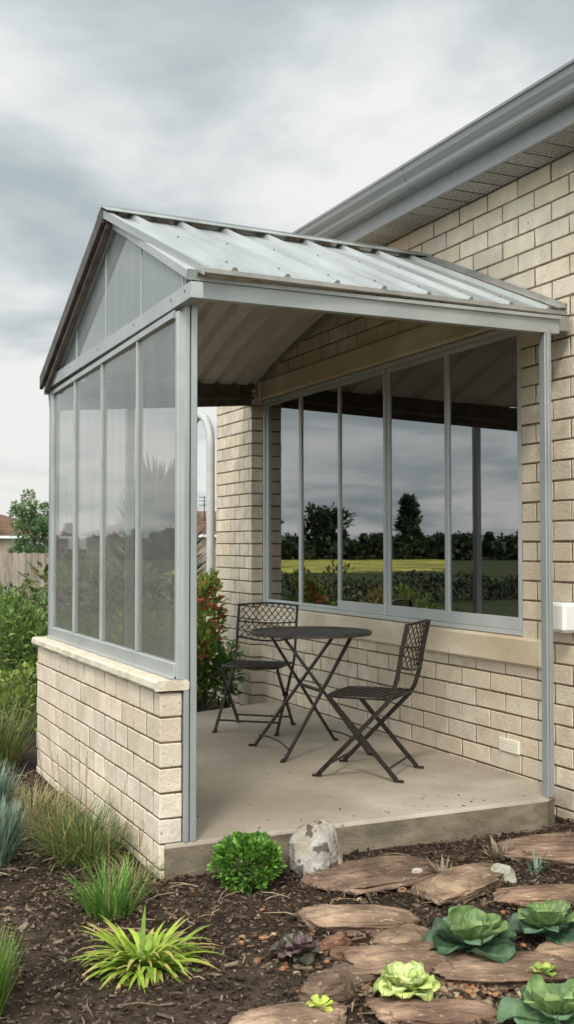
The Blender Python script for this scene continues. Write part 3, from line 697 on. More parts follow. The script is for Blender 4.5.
# box ball
def ballbush(name, label, c, r, h, n, L, W, cols):
    t = thing(name, label, 'shrub', (c[0], c[1], 0)); mb = MB()
    for i in range(n):
        u = V((rng.gauss(0, 1), rng.gauss(0, 1), rng.gauss(.25, 1))).normalized(); k_ = 1 - abs(rng.gauss(0, .18)) + .32 * noise.noise(u * 2.2)
        p = V((u.x * r * k_, u.y * r * k_, h * .5 + u.z * h * .5 * k_))
        if p.z < .01: continue
        d = (u + V((rng.uniform(-.5, .5), rng.uniform(-.5, .5), rng.uniform(0, .9)))).normalized()
        mb.leaf(p, d, (rng.uniform(-.6, .6), rng.uniform(-.6, .6), 1), L * rng.uniform(.7, 1.3), W * rng.uniform(.8, 1.2), cmix(cols), .15, .1)
    o = mb.build('foliage', M['leaf']); o.parent = t
    st = MB()
    for i in range(9):
        a = rng.uniform(0, 6.28); st.tube([(0, 0, -.01), (math.cos(a) * r * .3, math.sin(a) * r * .3, h * .3), (math.cos(a) * r * .6, math.sin(a) * r * .6, h * .65)], [.006, .004, .002], 5)
    o = st.build('stem', M['bark']); o.parent = t
ballbush('box_shrub', 'small rounded bright green leafy shrub in front of the patio edge', (1.79, 4.27), .135, .205, 1700, .029, .023, [(.09, .22, .03), (.16, .34, .05), (.05, .13, .02), (.24, .42, .08)])

# cabbages
def cabbage(name, label, c, r, nl, cols, h=.12, ragged=.035, group='leafy rosettes among the stones', heart=None, tilt=0):
    t = thing(name, label, 'vegetable', (c[0], c[1], 0), 0, group); 
    for li in range(nl):
        mb = MB(); f = li / nl; a = li * 2.39996 + rng.uniform(-.2, .2); el = -.08 + f * .72 + rng.uniform(-.1, .1); L_ = r * (1.0 - .42 * f) * rng.uniform(.85, 1.1); Wd = L_ * rng.uniform(.95, 1.15)
        rot = Matrix.Rotation(a, 4, 'Z') @ Matrix.Translation((.008, 0, .035 + f * h * .25)) @ Matrix.Rotation(-el, 4, 'Y')
        nu, nv = 14, 18; vs = []; ph = rng.uniform(0, 6.28); base = cmix(cols) if not heart or f < .55 else cmix(heart); cs = []
        for i in range(nu + 1):
            u = i / nu
            w = Wd * .60 * (u + .02) ** .5 * math.sqrt(max(.004, 1 - u ** 4))
            for j in range(nv + 1):
                v = j / nv * 2 - 1
                edge = abs(v) ** 3 * u + max(0, u - .8) * 2
                wav = ragged * r * 1.6 * math.sin(ph + v * 5 + u * 4 + li) * edge + .35 * ragged * r * math.sin(v * 15 + u * 9 + ph * 3) * edge + .07 * r * noise.noise(V((u * 4, v * 4, li * 3.3))) + .018 * r * noise.noise(V((u * 11, v * 9, li * 5.1)))
                z = .38 * (v * w) ** 2 / max(Wd, .01) * 2 + (.10 + .22 * f) * L_ * u * u - (1 - f) * .5 * L_ * max(0, u - .6) ** 1.5 + wav - .10 * w * (1 - abs(v)) * .3
                vs.append(rot @ V((u * L_, v * w, z)))
        for i in range(nu):
            for j in range(nv):
                vm = abs((j + .5) / nv * 2 - 1); vein = 1.35 if vm < .08 else (1.12 if (int(vm * 9) + i) % 4 == 0 else 1.0)
                q = (i*(nv+1)+j, i*(nv+1)+j+1, (i+1)*(nv+1)+j+1, (i+1)*(nv+1)+j)
                mb.f.append(q); mb.c.append(tuple(min(.9, x * vein) for x in base)); mb.m.append(0); mb.sm.append(True)
        mb.v = [tuple(p) for p in vs]
        o = mb.build('leaf', M['waxy']); o.parent = t
    st = MB(); st.tube([(0, 0, -.03), (0, 0, .03)], [.014, .01], 8, (.5, .7, .4)); o = st.build('stem', M['waxy']); o.parent = t
    return t
CAB = [(.095, .165, .095), (.065, .13, .06), (.14, .21, .14)]
HRT = [(.155, .25, .085), (.20, .29, .11)]
cabbage('cabbage', 'large open green cabbage on the stones left of the other big cabbage', (2.19, 3.22), .175, 17, CAB, .13, heart=HRT)
cabbage('cabbage', 'green cabbage cut by the right edge beside the larger cabbage', (2.53, 3.22), .155, 16, [(.10, .16, .10), (.065, .125, .07)], .13, heart=HRT)
cabbage('cabbage', 'green cabbage cut by the bottom edge in the right corner', (2.09, 2.63), .155, 16, [(.11, .20, .095), (.15, .245, .13)], .12, heart=HRT)
cabbage('lettuce', 'pale yellow green frilly lettuce low between the bottom stones', (1.80, 3.00), .11, 24, [(.50, .60, .20), (.62, .70, .30), (.40, .50, .15)], .05, ragged=.06)
cabbage('purple_kale', 'small dull purple leafy rosette in the mulch left of the flat stone', (1.62, 3.43), .085, 18, [(.10, .06, .065), (.16, .10, .10), (.09, .09, .06), (.16, .17, .12)], .07, ragged=.06)
cabbage('seedling', 'tiny yellow green rosette at the bottom edge beside the round boulder', (1.50, 3.0), .045, 9, [(.42, .55, .08), (.55, .62, .12)], .03, ragged=.05)
cabbage('seedling', 'tiny green seedling below the right cabbage', (2.28, 2.93), .05, 9, [(.25, .36, .08), (.38, .40, .10)], .03, ragged=.05)
# woody sprouts near the slab
def sprout(label, c, n, L, W, cols, lean=(.1, .8)): return tuft('sprout', label, 'plant', c, .025, n, L, W, lean, (.1, .9), cols, 'small sprouts below the patio edge', mat='waxy')
sprout('small pinkish brown sprout on the mulch right of the pale rock', (2.60, 4.03), 26, .11, .022, [(.28, .19, .14), (.36, .27, .20), (.16, .17, .09)])
sprout('faded tan curly sprout against the patio edge', (3.00, 4.17), 46, .12, .018, [(.36, .28, .19), (.28, .22, .15)], (.1, 1.1))
sprout('thin blue green upright sprout right of the small white stone', (3.02, 3.93), 12, .14, .018, [(.15, .24, .16), (.20, .30, .20)], (.1, .6))
sprout('tiny wilted sprout at the right end of the patio edge', (3.46, 4.26), 14, .08, .012, [(.26, .22, .14), (.16, .18, .09)])

# ------------------------------------------------------------------ stones
def stone(name, label, cat, c, sx, sy, h, rz_=0, mat='stone', ccol=(1, 1, 1), flat=.55, rough=.19, group=None, seed=0, z=-.02, tilt=(0, 0), facets=9):
    grow = 1.38 if mat == 'stone' and h < .07 else 1.0
    mb = MB(); nu, nv = 56, 28; vs = []; fr_ = random.Random(seed * 77 + 5)
    planes = [(V((fr_.gauss(0, 1), fr_.gauss(0, 1), abs(fr_.gauss(0, .8)) if h > .08 else fr_.gauss(0, .25))).normalized(), fr_.uniform(.80, 1.04)) for _ in range(facets)]
    def cut(q):
        for nn_, dd in planes:
            e_ = q.dot(nn_) - dd
            if e_ > 0: q = q - nn_ * e_ * .93
        return q
    for i in range(nv + 1):
        ph = math.pi * i / nv
        for j in range(nu):
            th = 2 * math.pi * j / nu
            x, y, zz = math.sin(ph) * math.cos(th), math.sin(ph) * math.sin(th), math.cos(ph)
            p = V((x, y, zz)); e = flat
            q = V((math.copysign(abs(x) ** e, x), math.copysign(abs(y) ** e, y), math.copysign(abs(zz) ** e, zz)))
            k = 1 + rough * noise.noise(p * 1.6 + V((seed * 7.3, 0, 0))) * 1.6 + rough * .6 * noise.noise(p * 4 + V((seed * 3.1, 5, 0))) + rough * .35 * noise.noise(p * 9 + V((seed, 0, 9))) + rough * .25 * noise.noise(p * 22 + V((seed, 4, 9)))
            q = V((q.x * k, q.y * k, q.z * (1 + (k - 1) * (.5 if h < .06 else 1))))
            q = q if not facets else cut(q)
            vs.append((q.x * sx / 2 * grow, q.y * sy / 2 * grow, q.z * h / 2 + h / 2 + (.012 if grow > 1 else 0)))
    fs = [(i*nu+j, (i+1)*nu+j, (i+1)*nu+(j+1) % nu, i*nu+(j+1) % nu) for i in range(nv) for j in range(nu)]
    mb.add(vs, fs, ccol, smooth=True); o = mb.build(name, M[mat]); o.location = (c[0], c[1], z); o.rotation_euler = (tilt[0], tilt[1], rz_)
    return tag(o, label, cat, group)
FG = 'flat stepping stones in the mulch'
stone('flagstone', 'oblong reddish brown stepping stone alone left of the large cabbage', 'stone', (1.995, 3.655), .33, .19, .06, R(-22), group=FG, seed=1, ccol=(1.2, 1.1, .98))
stone('flagstone', 'broad brown flat stone partly under the pale rock at the patio edge', 'stone', (2.34, 4.16), .52, .30, .045, R(5), group=FG, seed=2, ccol=(.85, .78, .72))
stone('flagstone', 'long flat brown stone running up behind the large cabbage', 'stone', (2.58, 3.87), .42, .20, .06, R(28), group=FG, seed=3, ccol=(1.12, 1.05, .92))
stone('flagstone', 'flat brown stone at the right edge behind the right cabbage', 'stone', (2.84, 3.60), .40, .17, .05, R(-8), group=FG, seed=4, ccol=(1.1, .98, .85))
stone('flagstone', 'wide pinkish flat stone at the right edge near the patio corner', 'stone', (3.35, 4.10), .55, .36, .045, R(-20), group=FG, seed=5, ccol=(1.05, .96, .90))
stone('flagstone', 'rough brown flat stone in front of the large cabbage', 'stone', (1.97, 3.26), .36, .22, .05, R(-14), group=FG, seed=6, ccol=(1.0, .9, .78))
stone('flagstone', 'dark brown flat stone below the two big cabbages', 'stone', (2.24, 3.04), .38, .20, .05, R(-20), group=FG, seed=7, ccol=(.92, .84, .74))
stone('flagstone', 'sand coloured flat stone cut by the bottom edge', 'stone', (1.40, 2.98), .26, .16, .045, R(-10), group=FG, seed=8, ccol=(1.3, 1.2, 1.05))
stone('flagstone', 'thin brown flat stone at the bottom edge left of the corner cabbage', 'stone', (1.82, 2.86), .30, .14, .04, R(-20), group=FG, seed=9, ccol=(1.1, .95, .85))
stone('flagstone', 'small tan flat stone wedged between the large cabbage and the oblong stepping stone', 'stone', (2.06, 3.43), .20, .12, .05, R(30), group=FG, seed=31, ccol=(1.1, 1.02, .9))
stone('flagstone', 'grey brown flat stone under the left side of the pale lettuce', 'stone', (1.70, 3.22), .22, .14, .04, R(10), group=FG, seed=32, ccol=(.9, .86, .8))
stone('flagstone', 'brown flat stone at the right edge below the right cabbage', 'stone', (2.55, 3.02), .30, .16, .05, R(-25), group=FG, seed=33, ccol=(1.0, .9, .78))
stone('boulder', 'rounded dark brown boulder at the bottom left of the lettuce', 'rock', (1.57, 3.09), .19, .15, .11, R(10), group=None, seed=10, ccol=(.62, .56, .50), flat=.8, rough=.2)
stone('quartz_rock', 'upright pale grey and white craggy rock leaning on the patio edge', 'rock', (2.14, 4.325), .25, .16, .25, R(18), 'paleston', (1, 1, 1), flat=.55, rough=.26, seed=19, tilt=(R(-6), R(4)), facets=22)
stone('small_pale_stone', 'small pale grey green angular stone behind the large cabbage', 'rock', (2.80, 3.87), .11, .06, .10, R(-25), 'paleston', (1.05, 1.12, 1.05), flat=.6, rough=.12, seed=25)
stone('small_rust_stone', 'orange brown cobble below the oblong stepping stone, upper one', 'rock', (1.80, 3.50), .10, .06, .05, R(20), 'stone', (1.15, .85, .65), flat=.8, rough=.2, seed=13, group='rust cobbles')
stone('small_rust_stone', 'orange brown cobble below the oblong stepping stone, lower one', 'rock', (1.81, 3.41), .11, .05, .04, R(-20), 'stone', (1.1, .85, .68), flat=.8, rough=.2, seed=14, group='rust cobbles')
stone('long_stone', 'narrow tan stone lying at an angle left of the lettuce', 'rock', (1.66, 3.20), .15, .045, .04, R(35), 'stone', (1.2, 1.1, .95), flat=.8, rough=.2, seed=15)
stone('white_chip', 'white pebble on the broad flat stone right of the pale rock', 'rock', (2.49, 4.06), .06, .035, .03, R(10), 'paleston', (1.3, 1.3, 1.3), flat=.8, seed=16, z=.02)
# gravel and bark chips: nobody could count them
def patch_noise(x, y): return noise.noise(V((x * 2.3, y * 2.3, 3)))
gv = MB()
def pebble(mb, x, y, s, c, z=0):
    a = rng.uniform(0, 3.14); ca, sa = math.cos(a), math.sin(a); e = rng.uniform(.55, .95); hz = rng.uniform(.3, .6)
    vs = []
    for zc, rr_ in ((-.6, .7), (.0, 1.0), (.6, .72), (.95, .25)):
        for k_ in range(7):
            t_ = k_ * 2 * math.pi / 7; px = math.cos(t_) * s * rr_ * (1 + rng.uniform(-.08, .08)); py = math.sin(t_) * s * e * rr_
            vs.append((x + px * ca - py * sa, y + px * sa + py * ca, z + zc * s * hz))
    fs = [(r*7+k_, r*7+(k_+1) % 7, (r+1)*7+(k_+1) % 7, (r+1)*7+k_) for r in range(3) for k_ in range(7)] + [tuple(21+k_ for k_ in range(7))]
    mb.add(vs, fs, c, smooth=True)
PC = [(.9, .62, .42), (.7, .62, .52), (.45, .36, .30), (1.2, 1.1, .95), (1.0, .55, .32), (.5, .45, .40)]
for i in range(900):
    r_ = rng.random()
    if r_ < .6: x = rng.gauss(1.92, .13); y = 3.02 + rng.gauss(0, .06) + (1.9 - x) * .35
    elif r_ < .85: x = rng.gauss(1.78, .16); y = rng.gauss(3.35, .12)
    else: x = rng.uniform(1.4, 2.9); y = rng.uniform(2.6, 4.3)
    c = rng.choice(PC); k_ = .30 * rng.uniform(.6, 1.2); c = (c[0] * k_, c[1] * k_ * .86, c[2] * k_ * .70)
    pebble(gv, x, y, rng.uniform(.005, .017) if rng.random() < .85 else rng.uniform(.015, .026), tuple(v * 1.0 for v in c), .006 + rng.random() * .006)
tag(gv.build('gravel', M['chip']), 'loose brown and orange pebbles between the stones', 'gravel', kind='stuff')
ch = MB()
CHC = [(.03, .02, .015), (.045, .03, .02), (.055, .035, .024), (.09, .06, .04), (.035, .024, .018), (.14, .10, .07), (.20, .155, .115), (.07, .045, .03)]
def chip(mb, x, y, L_, W_, T_, c, z, tilt_):
    a = rng.uniform(0, 3.1416); d = V((math.cos(a), math.sin(a), tilt_)).normalized(); sd = V((-d.y, d.x, rng.uniform(-.5, .5))).normalized(); u = d.cross(sd).normalized()
    p = V((x, y, z)); j = lambda: rng.uniform(.6, 1.1)
    lo = [p - d * L_/2 * j() - sd * W_/2 * j(), p - d * L_/2 * j() + sd * W_/2 * j(), p + d * L_/2 * j() + sd * W_/2 * j() * .7, p + d * L_/2 * j() - sd * W_/2 * j() * .7]
    hi = [q + u * T_ * j() for q in lo]
    mb.add(lo + hi, [(0, 1, 2, 3), (7, 6, 5, 4), (0, 4, 5, 1), (1, 5, 6, 2), (2, 6, 7, 3), (3, 7, 4, 0)], c)
def in_wall(x, y): return (1.47 < x < 3.9 and 4.50 < y < 8.3 and not (x > 3.68 and y < 4.75)) and not (x < 3.8 and y > 8.02 + (x - 2.94) * .35) or x > 3.76
n_ = 0
while n_ < 24000:
    if rng.random() < .8: x = rng.uniform(.35, 3.75); y = 2.5 + 2.1 * rng.random() ** .9
    else: x = rng.uniform(.5, 1.5); y = rng.uniform(4.3, 8.5)
    # keep to the camera's wedge
    if in_wall(x, y): continue
    s = rng.random(); big_ = s > .94
    L_ = rng.uniform(.010, .026) if not big_ else rng.uniform(.03, .07)
    c = rng.choice(CHC); k_ = rng.uniform(.7, 1.2) * (.85 + .5 * max(0, patch_noise(x, y)))
    if x < 1.5 and y > 3.9: k_ *= 1.35
    chip(ch, x, y, L_, L_ * rng.uniform(.2, .5), rng.uniform(.002, .006), tuple(v * k_ for v in c), .004 + rng.random() * .016, rng.uniform(-.45, .45)); n_ += 1
for i in range(95):    # straw and twigs
    x = rng.gauss(1.15, .25) if rng.random() < .6 else rng.uniform(.8, 3.4); y = rng.uniform(3.0, 7.0) if x < 1.45 else rng.uniform(2.7, 4.45)
    if in_wall(x, y): continue
    a = rng.uniform(0, 6.28); L_ = rng.uniform(.04, .16); p = V((x, y, rng.uniform(.012, .03))); q = p + V((math.cos(a) * L_, math.sin(a) * L_, rng.uniform(-.005, .02)))
    ch.tube([p, lerp(p, q, .5) + V((rng.uniform(-.01, .01), rng.uniform(-.01, .01), .006)), q], [.0016, .0022, .0012], 4, rng.choice([(.30, .24, .16), (.20, .15, .10), (.38, .31, .21)]))
for i in range(700):   # behind the slab
    x = rng.uniform(2.2, 3.75); y = rng.uniform(8.0, 9.6)
    if y < 8.05 + (x - 2.94) * .35 : continue
    chip(ch, x, y, rng.uniform(.02, .06), .014, .005, tuple(v * 1.4 for v in rng.choice(CHC)), .01 + rng.random() * .02, rng.uniform(-.4, .4))
for i in range(46):
    x = rng.uniform(1.7, 3.7); y = rng.choice([4.56 + abs(rng.gauss(0, .12)), rng.uniform(4.6, 7.4)]) if rng.random() < .75 else rng.uniform(7.0, 7.8)
    if x > 3.5 and y < 4.8: continue
    chip(ch, x, y, rng.uniform(.008, .022), .006, .002, rng.choice(CHC), .153, rng.uniform(-.1, .1))
tag(ch.build('bark_mulch', M['chip']), 'dark brown bark chips covering the garden bed', 'mulch', kind='stuff')

# ------------------------------------------------------------------ shrubs behind
SG = 'shrubs behind the porch'
RED = (.55, .10, .07); PNK = (.62, .22, .20)
bush('leafy_shrub', 'large leafy green shrub filling the left edge beyond the block wall', 'shrub', (1.98, 9.6), .55, .6, 1.12, 2300, .075, .038, [(.13, .24, .05), (.08, .16, .04), (.22, .32, .08), (.26, .34, .10)], SG, stems=12)
bush('leafy_shrub', 'yellowish green shrub at the left edge, low in front of the large leafy one', 'shrub', (1.66, 8.55), .32, .4, .50, 1300, .055, .028, [(.24, .32, .06), (.30, .34, .09), (.12, .20, .05)], SG)
bush('leafy_shrub', 'dark green bush right behind the far corner of the block wall', 'shrub', (2.12, 8.35), .30, .32, .85, 1300, .06, .034, GD + [(.10, .17, .04)], SG)
bush('leafy_shrub', 'dry brownish green bush seen through the second screen panel', 'shrub', (2.75, 9.7), .45, .5, 1.2, 1500, .07, .035, [(.13, .16, .05), (.25, .22, .09), (.09, .12, .04)], SG)
bush('leafy_shrub', 'orange tinted shrub seen through the nearest screen panel', 'shrub', (2.62, 8.55), .30, .33, 1.05, 1300, .07, .03, [(.42, .30, .07), (.18, .20, .06), (.32, .20, .07)], SG)
bush('leafy_shrub', 'green shrub with yellow leaves and pink red flowers beside the arched pipe', 'shrub', (3.26, 8.78), .26, .26, 1.24, 1600, .065, .036, [(.15, .27, .05), (.26, .36, .07), (.09, .16, .04), (.48, .46, .09)], SG, flowers=((.72, .20, .16), 40, .055), stems=12)
bush('leafy_shrub', 'low glossy green plant at the foot of the far house wall', 'shrub', (3.42, 8.62), .16, .18, .62, 520, .07, .034, [(.06, .15, .03), (.10, .22, .05)], SG, flowers=(RED, 5, .03))
bush('leafy_shrub', 'yellow green tall shrub in the gap left of the house wall', 'shrub', (4.42, 11.8), .6, .6, 1.25, 1400, .09, .045, YEL + G1[:1] + [(.42, .40, .10)], SG)
bush('leafy_shrub', 'olive shrub further back behind the screens', 'shrub', (3.05, 12.0), .9, .8, 1.3, 1500, .11, .05, G1 + [(.22, .20, .08)], SG)
bush('leafy_shrub', 'dull green shrub further back at the left edge against the fence', 'shrub', (2.35, 12.4), .8, .7, 1.0, 1300, .11, .05, [(.12, .18, .06), (.20, .25, .09), (.07, .11, .04)], SG)
tuft('grass_tuft', 'tall yellow meadow grass in the gap beyond the arched pipe', 'grass', (5.3, 15.5), 1.3, 900, 1.15, .02, (.0, .25), (.2, .8), YEL, None, ell=.5)
# spiky yucca
yu = thing('yucca', 'tall spiky sword leaved plant seen through the nearest screen panel', 'plant', (4.55, 14.0, 0))
mb = MB(); mb.tube([(0, 0, -.1), (.02, 0, .7), (0, .02, 1.5)], [.11, .09, .08], 8); o = mb.build('trunk', M['bark']); o.parent = yu
mb = MB()
for i in range(760):
    f = rng.random(); a = rng.uniform(0, 6.28); mb.blade((math.cos(a) * .06, math.sin(a) * .06, .5 + f * 1.2), a, rng.uniform(.7, 1.1), .12 + (1 - f) * .7, .12, cmix([(.03, .045, .02), (.045, .06, .025)]), .25, 4)
o = mb.build('leaves', M['leaf']); o.parent = yu

# trees
def tree(name, label, c, h, rx, trunk_h, n, L, cols, group, z0=0, kind='round', tagit=True):
    t = thing(name, label, 'tree', (c[0], c[1], z0), rng.uniform(0, 6), group)
    tr = MB(); top = V((0, 0, h * .85)); tr.tube([(0, 0, -.2), (h * .01, 0, h * .3), (0, h * .01, h * .6), top], [h * .028, h * .022, h * .014, h * .004], 7)
    br_ = []
    for i in range(11):
        z = rng.uniform(trunk_h, h * .8); a = rng.uniform(0, 6.28)
        ext = rx * (1 - (z / h) * .9 if kind == 'cone' else math.sin(math.pi * min(.98, max(.1, (z - trunk_h * .5) / (h - trunk_h * .5)))) ** .6)
        e = V((math.cos(a) * ext * .75, math.sin(a) * ext * .75, z + ext * .35)); tr.tube([(0, 0, z - ext * .1), lerp(V((0, 0, z)), e, .5) + V((0, 0, .04 * h)), e], [h * .01, h * .007, h * .002], 5); br_.append(e)
    o = tr.build('trunk', M['bark']); o.parent = t
    cl = []
    for i in range(30):
        z = rng.uniform(trunk_h, h * .97); f = (z - trunk_h) / (h - trunk_h)
        ext = rx * ((1 - f) * .95 + .06 if kind == 'cone' else math.sqrt(max(.02, 1 - (2 * f - 1) ** 2)))
        a = rng.uniform(0, 6.28); r_ = ext * rng.uniform(.2, .9); cl.append((V((math.cos(a) * r_, math.sin(a) * r_, z)), rng.uniform(.16, .34) * rx, rng.uniform(.7, 1.25)))
    cl += [(e, .25 * rx, 1) for e in br_]
    cr = MB()
    for i in range(n):
        q, s, k_ = rng.choice(cl); u = V((rng.gauss(0, 1), rng.gauss(0, 1), rng.gauss(0, .8))).normalized(); p = q + u * s * rng.random() ** .4
        c_ = tuple(x * k_ for x in cmix(cols)); cr.leaf(p, u + V((0, 0, .4)), (rng.uniform(-1, 1), rng.uniform(-1, 1), 1), L * rng.uniform(.6, 1.3), L * .55, c_)
    o = cr.build('crown', M['leaf']); o.parent = t
    return t
tree('young_tree', 'young green tree standing behind the fence at the left edge', (5.7, 27.5), 2.85, .66, .3, 5200, .10, [(.10, .17, .06), (.16, .25, .10), (.22, .32, .16)], None)
# tree line that the windows mirror
def copy_thing(src, loc, rz_, sc, label):
    c = src.copy(); col.objects.link(c); c.location = loc; c.rotation_euler = (0, 0, rz_); c.scale = sc; c['label'] = label
    for ch_ in [o for o in bpy.data.objects if o.parent == src]:
        d_ = ch_.copy(); col.objects.link(d_); d_.parent = c
    return c
TG = 'far trees mirrored in the windows'
TL = 'dark far tree of the distant row beyond the yellow meadow, mirrored in the windows'
DK = [(.022, .036, .014), (.035, .052, .02), (.05, .07, .03)]
protos = [tree('far_tree', TL, (-52, 118), 6.0, 3.0, .8, 1500, .75, DK, TG), tree('far_tree', TL, (-60, 112), 7.2, 2.2, .8, 1500, .7, DK, TG, kind='cone'), tree('far_tree', TL, (-44, 122), 5.0, 3.6, .5, 1500, .8, DK, TG)]
for i in range(46):
    D_ = rng.uniform(124, 136); az = R(-38 + i * 1.02 * 38 / 46 * 1.0 + rng.uniform(-.3, .3)) ; s = rng.uniform(.32, .55) * (1.15 if i in (5, 6, 13, 21, 30) else 1)
    copy_thing(rng.choice(protos), (7.5 + D_ * math.sin(az), D_ * math.cos(az), 0), rng.uniform(0, 6), (s * 1.25, s * 1.25, s), TL)
hm = MB()   # low undergrowth under the far row
for i in range(5200):
    az = R(rng.uniform(-42, 2)); D_ = rng.uniform(123, 138); p = V((7.5 + D_ * math.sin(az), D_ * math.cos(az), rng.random() * 2.2)); u = V((rng.gauss(0, 1), rng.gauss(0, 1), rng.gauss(0, 1)))
    hm.leaf(p, u, (0, 0, 1), .9, .7, cmix(DK))
tag(hm.build('undergrowth', M['leaf']), 'dark undergrowth beneath the far row of trees', 'undergrowth', kind='stuff')
hm = MB()
for i in range(9000):   # dark hedge in the near reflection
    x = rng.uniform(-26, -2.0); y = 24 + rng.gauss(0, .5) + x * -.12; u = V((rng.gauss(0, 1), rng.gauss(0, 1), rng.gauss(0, 1)))
    hm.leaf(V((x, y, rng.random() ** .8 * (.62 + .12 * math.sin(x * 1.3) + .1 * math.sin(x * 3.1)))), u, (0, 0, 1), .12, .08, tuple(x * .45 for x in cmix(DK)))
tag(hm.build('hedge', M['leaf']), 'low dark hedge across the lawn, mirrored in the lower window panes', 'hedge')

# ------------------------------------------------------------------ fence
fe = thing('board_fence', 'weathered grey brown vertical board fence behind the shrubs at the left', 'fence', (6, 24, 0))
f = MB(); x = -1.0
while x < 17:
    f.cham(x + .004, x + .141, 23.99 + rng.uniform(-.004, .004), 24.012, -.05, 1.29 + rng.uniform(-.008, .008), .003, tuple(rng.uniform(.82, 1.1) for _ in range(1)) * 3); x += .145
o = f.build('boards', M['fence'], fe)
f = MB(); 
for z in (.3, 1.0): f.box(-1, 17, 24.013, 24.06, z, z + .08)
f.build('rail', M['fence'], fe)
for i in range(8):
    f = MB(); f.cham(-1 + i * 2.5, -.9 + i * 2.5, 24.06, 24.16, -.1, 1.33, .004); f.build('post', M['fence'], fe)

# ------------------------------------------------------------------ neighbour houses
def nhouse(label, x0, x1, y0, y1, eave, ridge, hip):
    t = thing('neighbour_house', label, 'house', ((x0 + x1) / 2, (y0 + y1) / 2, 0), 0, 'low houses beyond the fence')
    w = MB(); w.box(x0, x1, y0, y1, -.1, eave); w.build('wall', M['nwall'], t)
    r_ = MB(); ov = .5; ym = (y0 + y1) / 2
    a, b, c_, d_ = (x0 - ov, y0 - ov, eave), (x1 + ov, y0 - ov, eave), (x1 + ov, y1 + ov, eave), (x0 - ov, y1 + ov, eave); e_, f_ = (x0 + hip, ym, ridge), (x1 - hip, ym, ridge)
    rows_ = 16
    for q in range(rows_):   # tile courses, each a small step
        t0 = q / rows_; t1 = (q + 1) / rows_; lift = .03
        A0, B0 = lerp(V(a), V(e_), t0), lerp(V(b), V(f_), t0); A1, B1 = lerp(V(a), V(e_), t1), lerp(V(b), V(f_), t1); ncol = int((x1 - x0) / .9)
        for k_ in range(ncol):
            s0, s1 = k_ / ncol, (k_ + 1) / ncol; g = rng.uniform(.75, 1.15)
            r_.add([lerp(A0, B0, s0) + V((0, 0, lift)), lerp(A0, B0, s1) + V((0, 0, lift)), lerp(A1, B1, s1), lerp(A1, B1, s0)], [(0, 1, 2, 3)], (g, g * .97, g * .94))
    r_.add([b, c_, f_], [(0, 1, 2)]); r_.add([c_, d_, e_, f_], [(0, 1, 2, 3)]); r_.add([d_, a, e_], [(0, 1, 2)])
    r_.build('roof', M['tile'], t)
    g = MB(); g.box(x0 - ov - .1, x1 + ov + .1, y0 - ov - .13, y0 - ov - .02, eave - .16, eave - .01); g.build('gutter', M['white'], t)
    n_w = 3
    for i in range(n_w):
        xa = x0 + (x1 - x0) * (i + .5) / n_w - .8; wn = MB(); wn.box(xa, xa + 1.6, y0 - .06, y0 - .002, .9, 1.7); o = wn.build('window', M['alu'], t); pn = MB(); pn.box(xa + .08, xa + 1.52, y0 - .075, y0 - .061, .98, 1.62); p_ = pn.build('pane', M['dark']); p_.parent = o; p_.matrix_parent_inverse = o.matrix_parent_inverse.inverted() if False else Matrix.Identity(4)
    return t
nhouse('low house with brown tiled roof beyond the fence at the left edge', 2, 16.3, 68, 78, 2.12, 3.75, 4)
nhouse('low house with brown tiled roof seen in the gap beside the arched pipe', 20, 36, 68, 78, 2.25, 4.0, 4)
an = MB(); an.tube([(26.3, 70.5, 3.2), (26.3, 70.5, 4.9)], .04, 6)
for z in (4.3, 4.6, 4.85): an.tube([(25.9, 70.5, z), (26.7, 70.5, z)], .025, 5)
tag(an.build('roof_aerial', M['iron']), 'thin aerial on the roof of the far house in the gap', 'aerial')

# ------------------------------------------------------------------ world
SUN_EL, SUN_AZ = 48, 215   # azimuth measured clockwise from +Y: behind the camera, left
w = bpy.data.worlds.new('World'); scn.world = w; w.use_nodes = True; nt = w.node_tree; nt.nodes.clear(); L = nt.links.new
out = N(nt, 'ShaderNodeOutputWorld'); bg = N(nt, 'ShaderNodeBackground'); L(bg.outputs[0], out.inputs[0]); bg.inputs[1].default_value = .12
sky = N(nt, 'ShaderNodeTexSky', sky_type='NISHITA'); sky.sun_disc = False; sky.sun_elevation = R(SUN_EL); sky.sun_rotation = R(SUN_AZ); sky.dust_density = 2
tc = N(nt, 'ShaderNodeTexCoord'); sp = N(nt, 'ShaderNodeSeparateXYZ'); L(tc.outputs['Generated'], sp.inputs[0])
def mth(op, a, b=None, clamp=False):
    x = N(nt, 'ShaderNodeMath', operation=op, use_clamp=clamp)
    for i, q in enumerate((a, b)):
        if q is None: continue
        if isinstance(q, (int, float)): x.inputs[i].default_value = q
        else: L(q, x.inputs[i])
    return x.outputs[0]
zz = mth('MAXIMUM', sp.outputs[2], 0.0); den = mth('ADD', zz, .16)
cx_ = mth('DIVIDE', sp.outputs[0], den); cy_ = mth('DIVIDE', sp.outputs[1], den)
cb = N(nt, 'ShaderNodeCombineXYZ'); L(cx_, cb.inputs[0]); L(cy_, cb.inputs[1]); cb.inputs[2].default_value = SEED = 2.3
n1 = N(nt, 'ShaderNodeTexNoise'); n1.inputs['Scale'].default_value = 1.35; n1.inputs['Detail'].default_value = 8; n1.inputs['Roughness'].default_value = .52; n1.inputs['Distortion'].default_value = .5; L(cb.outputs[0], n1.inputs['Vector'])
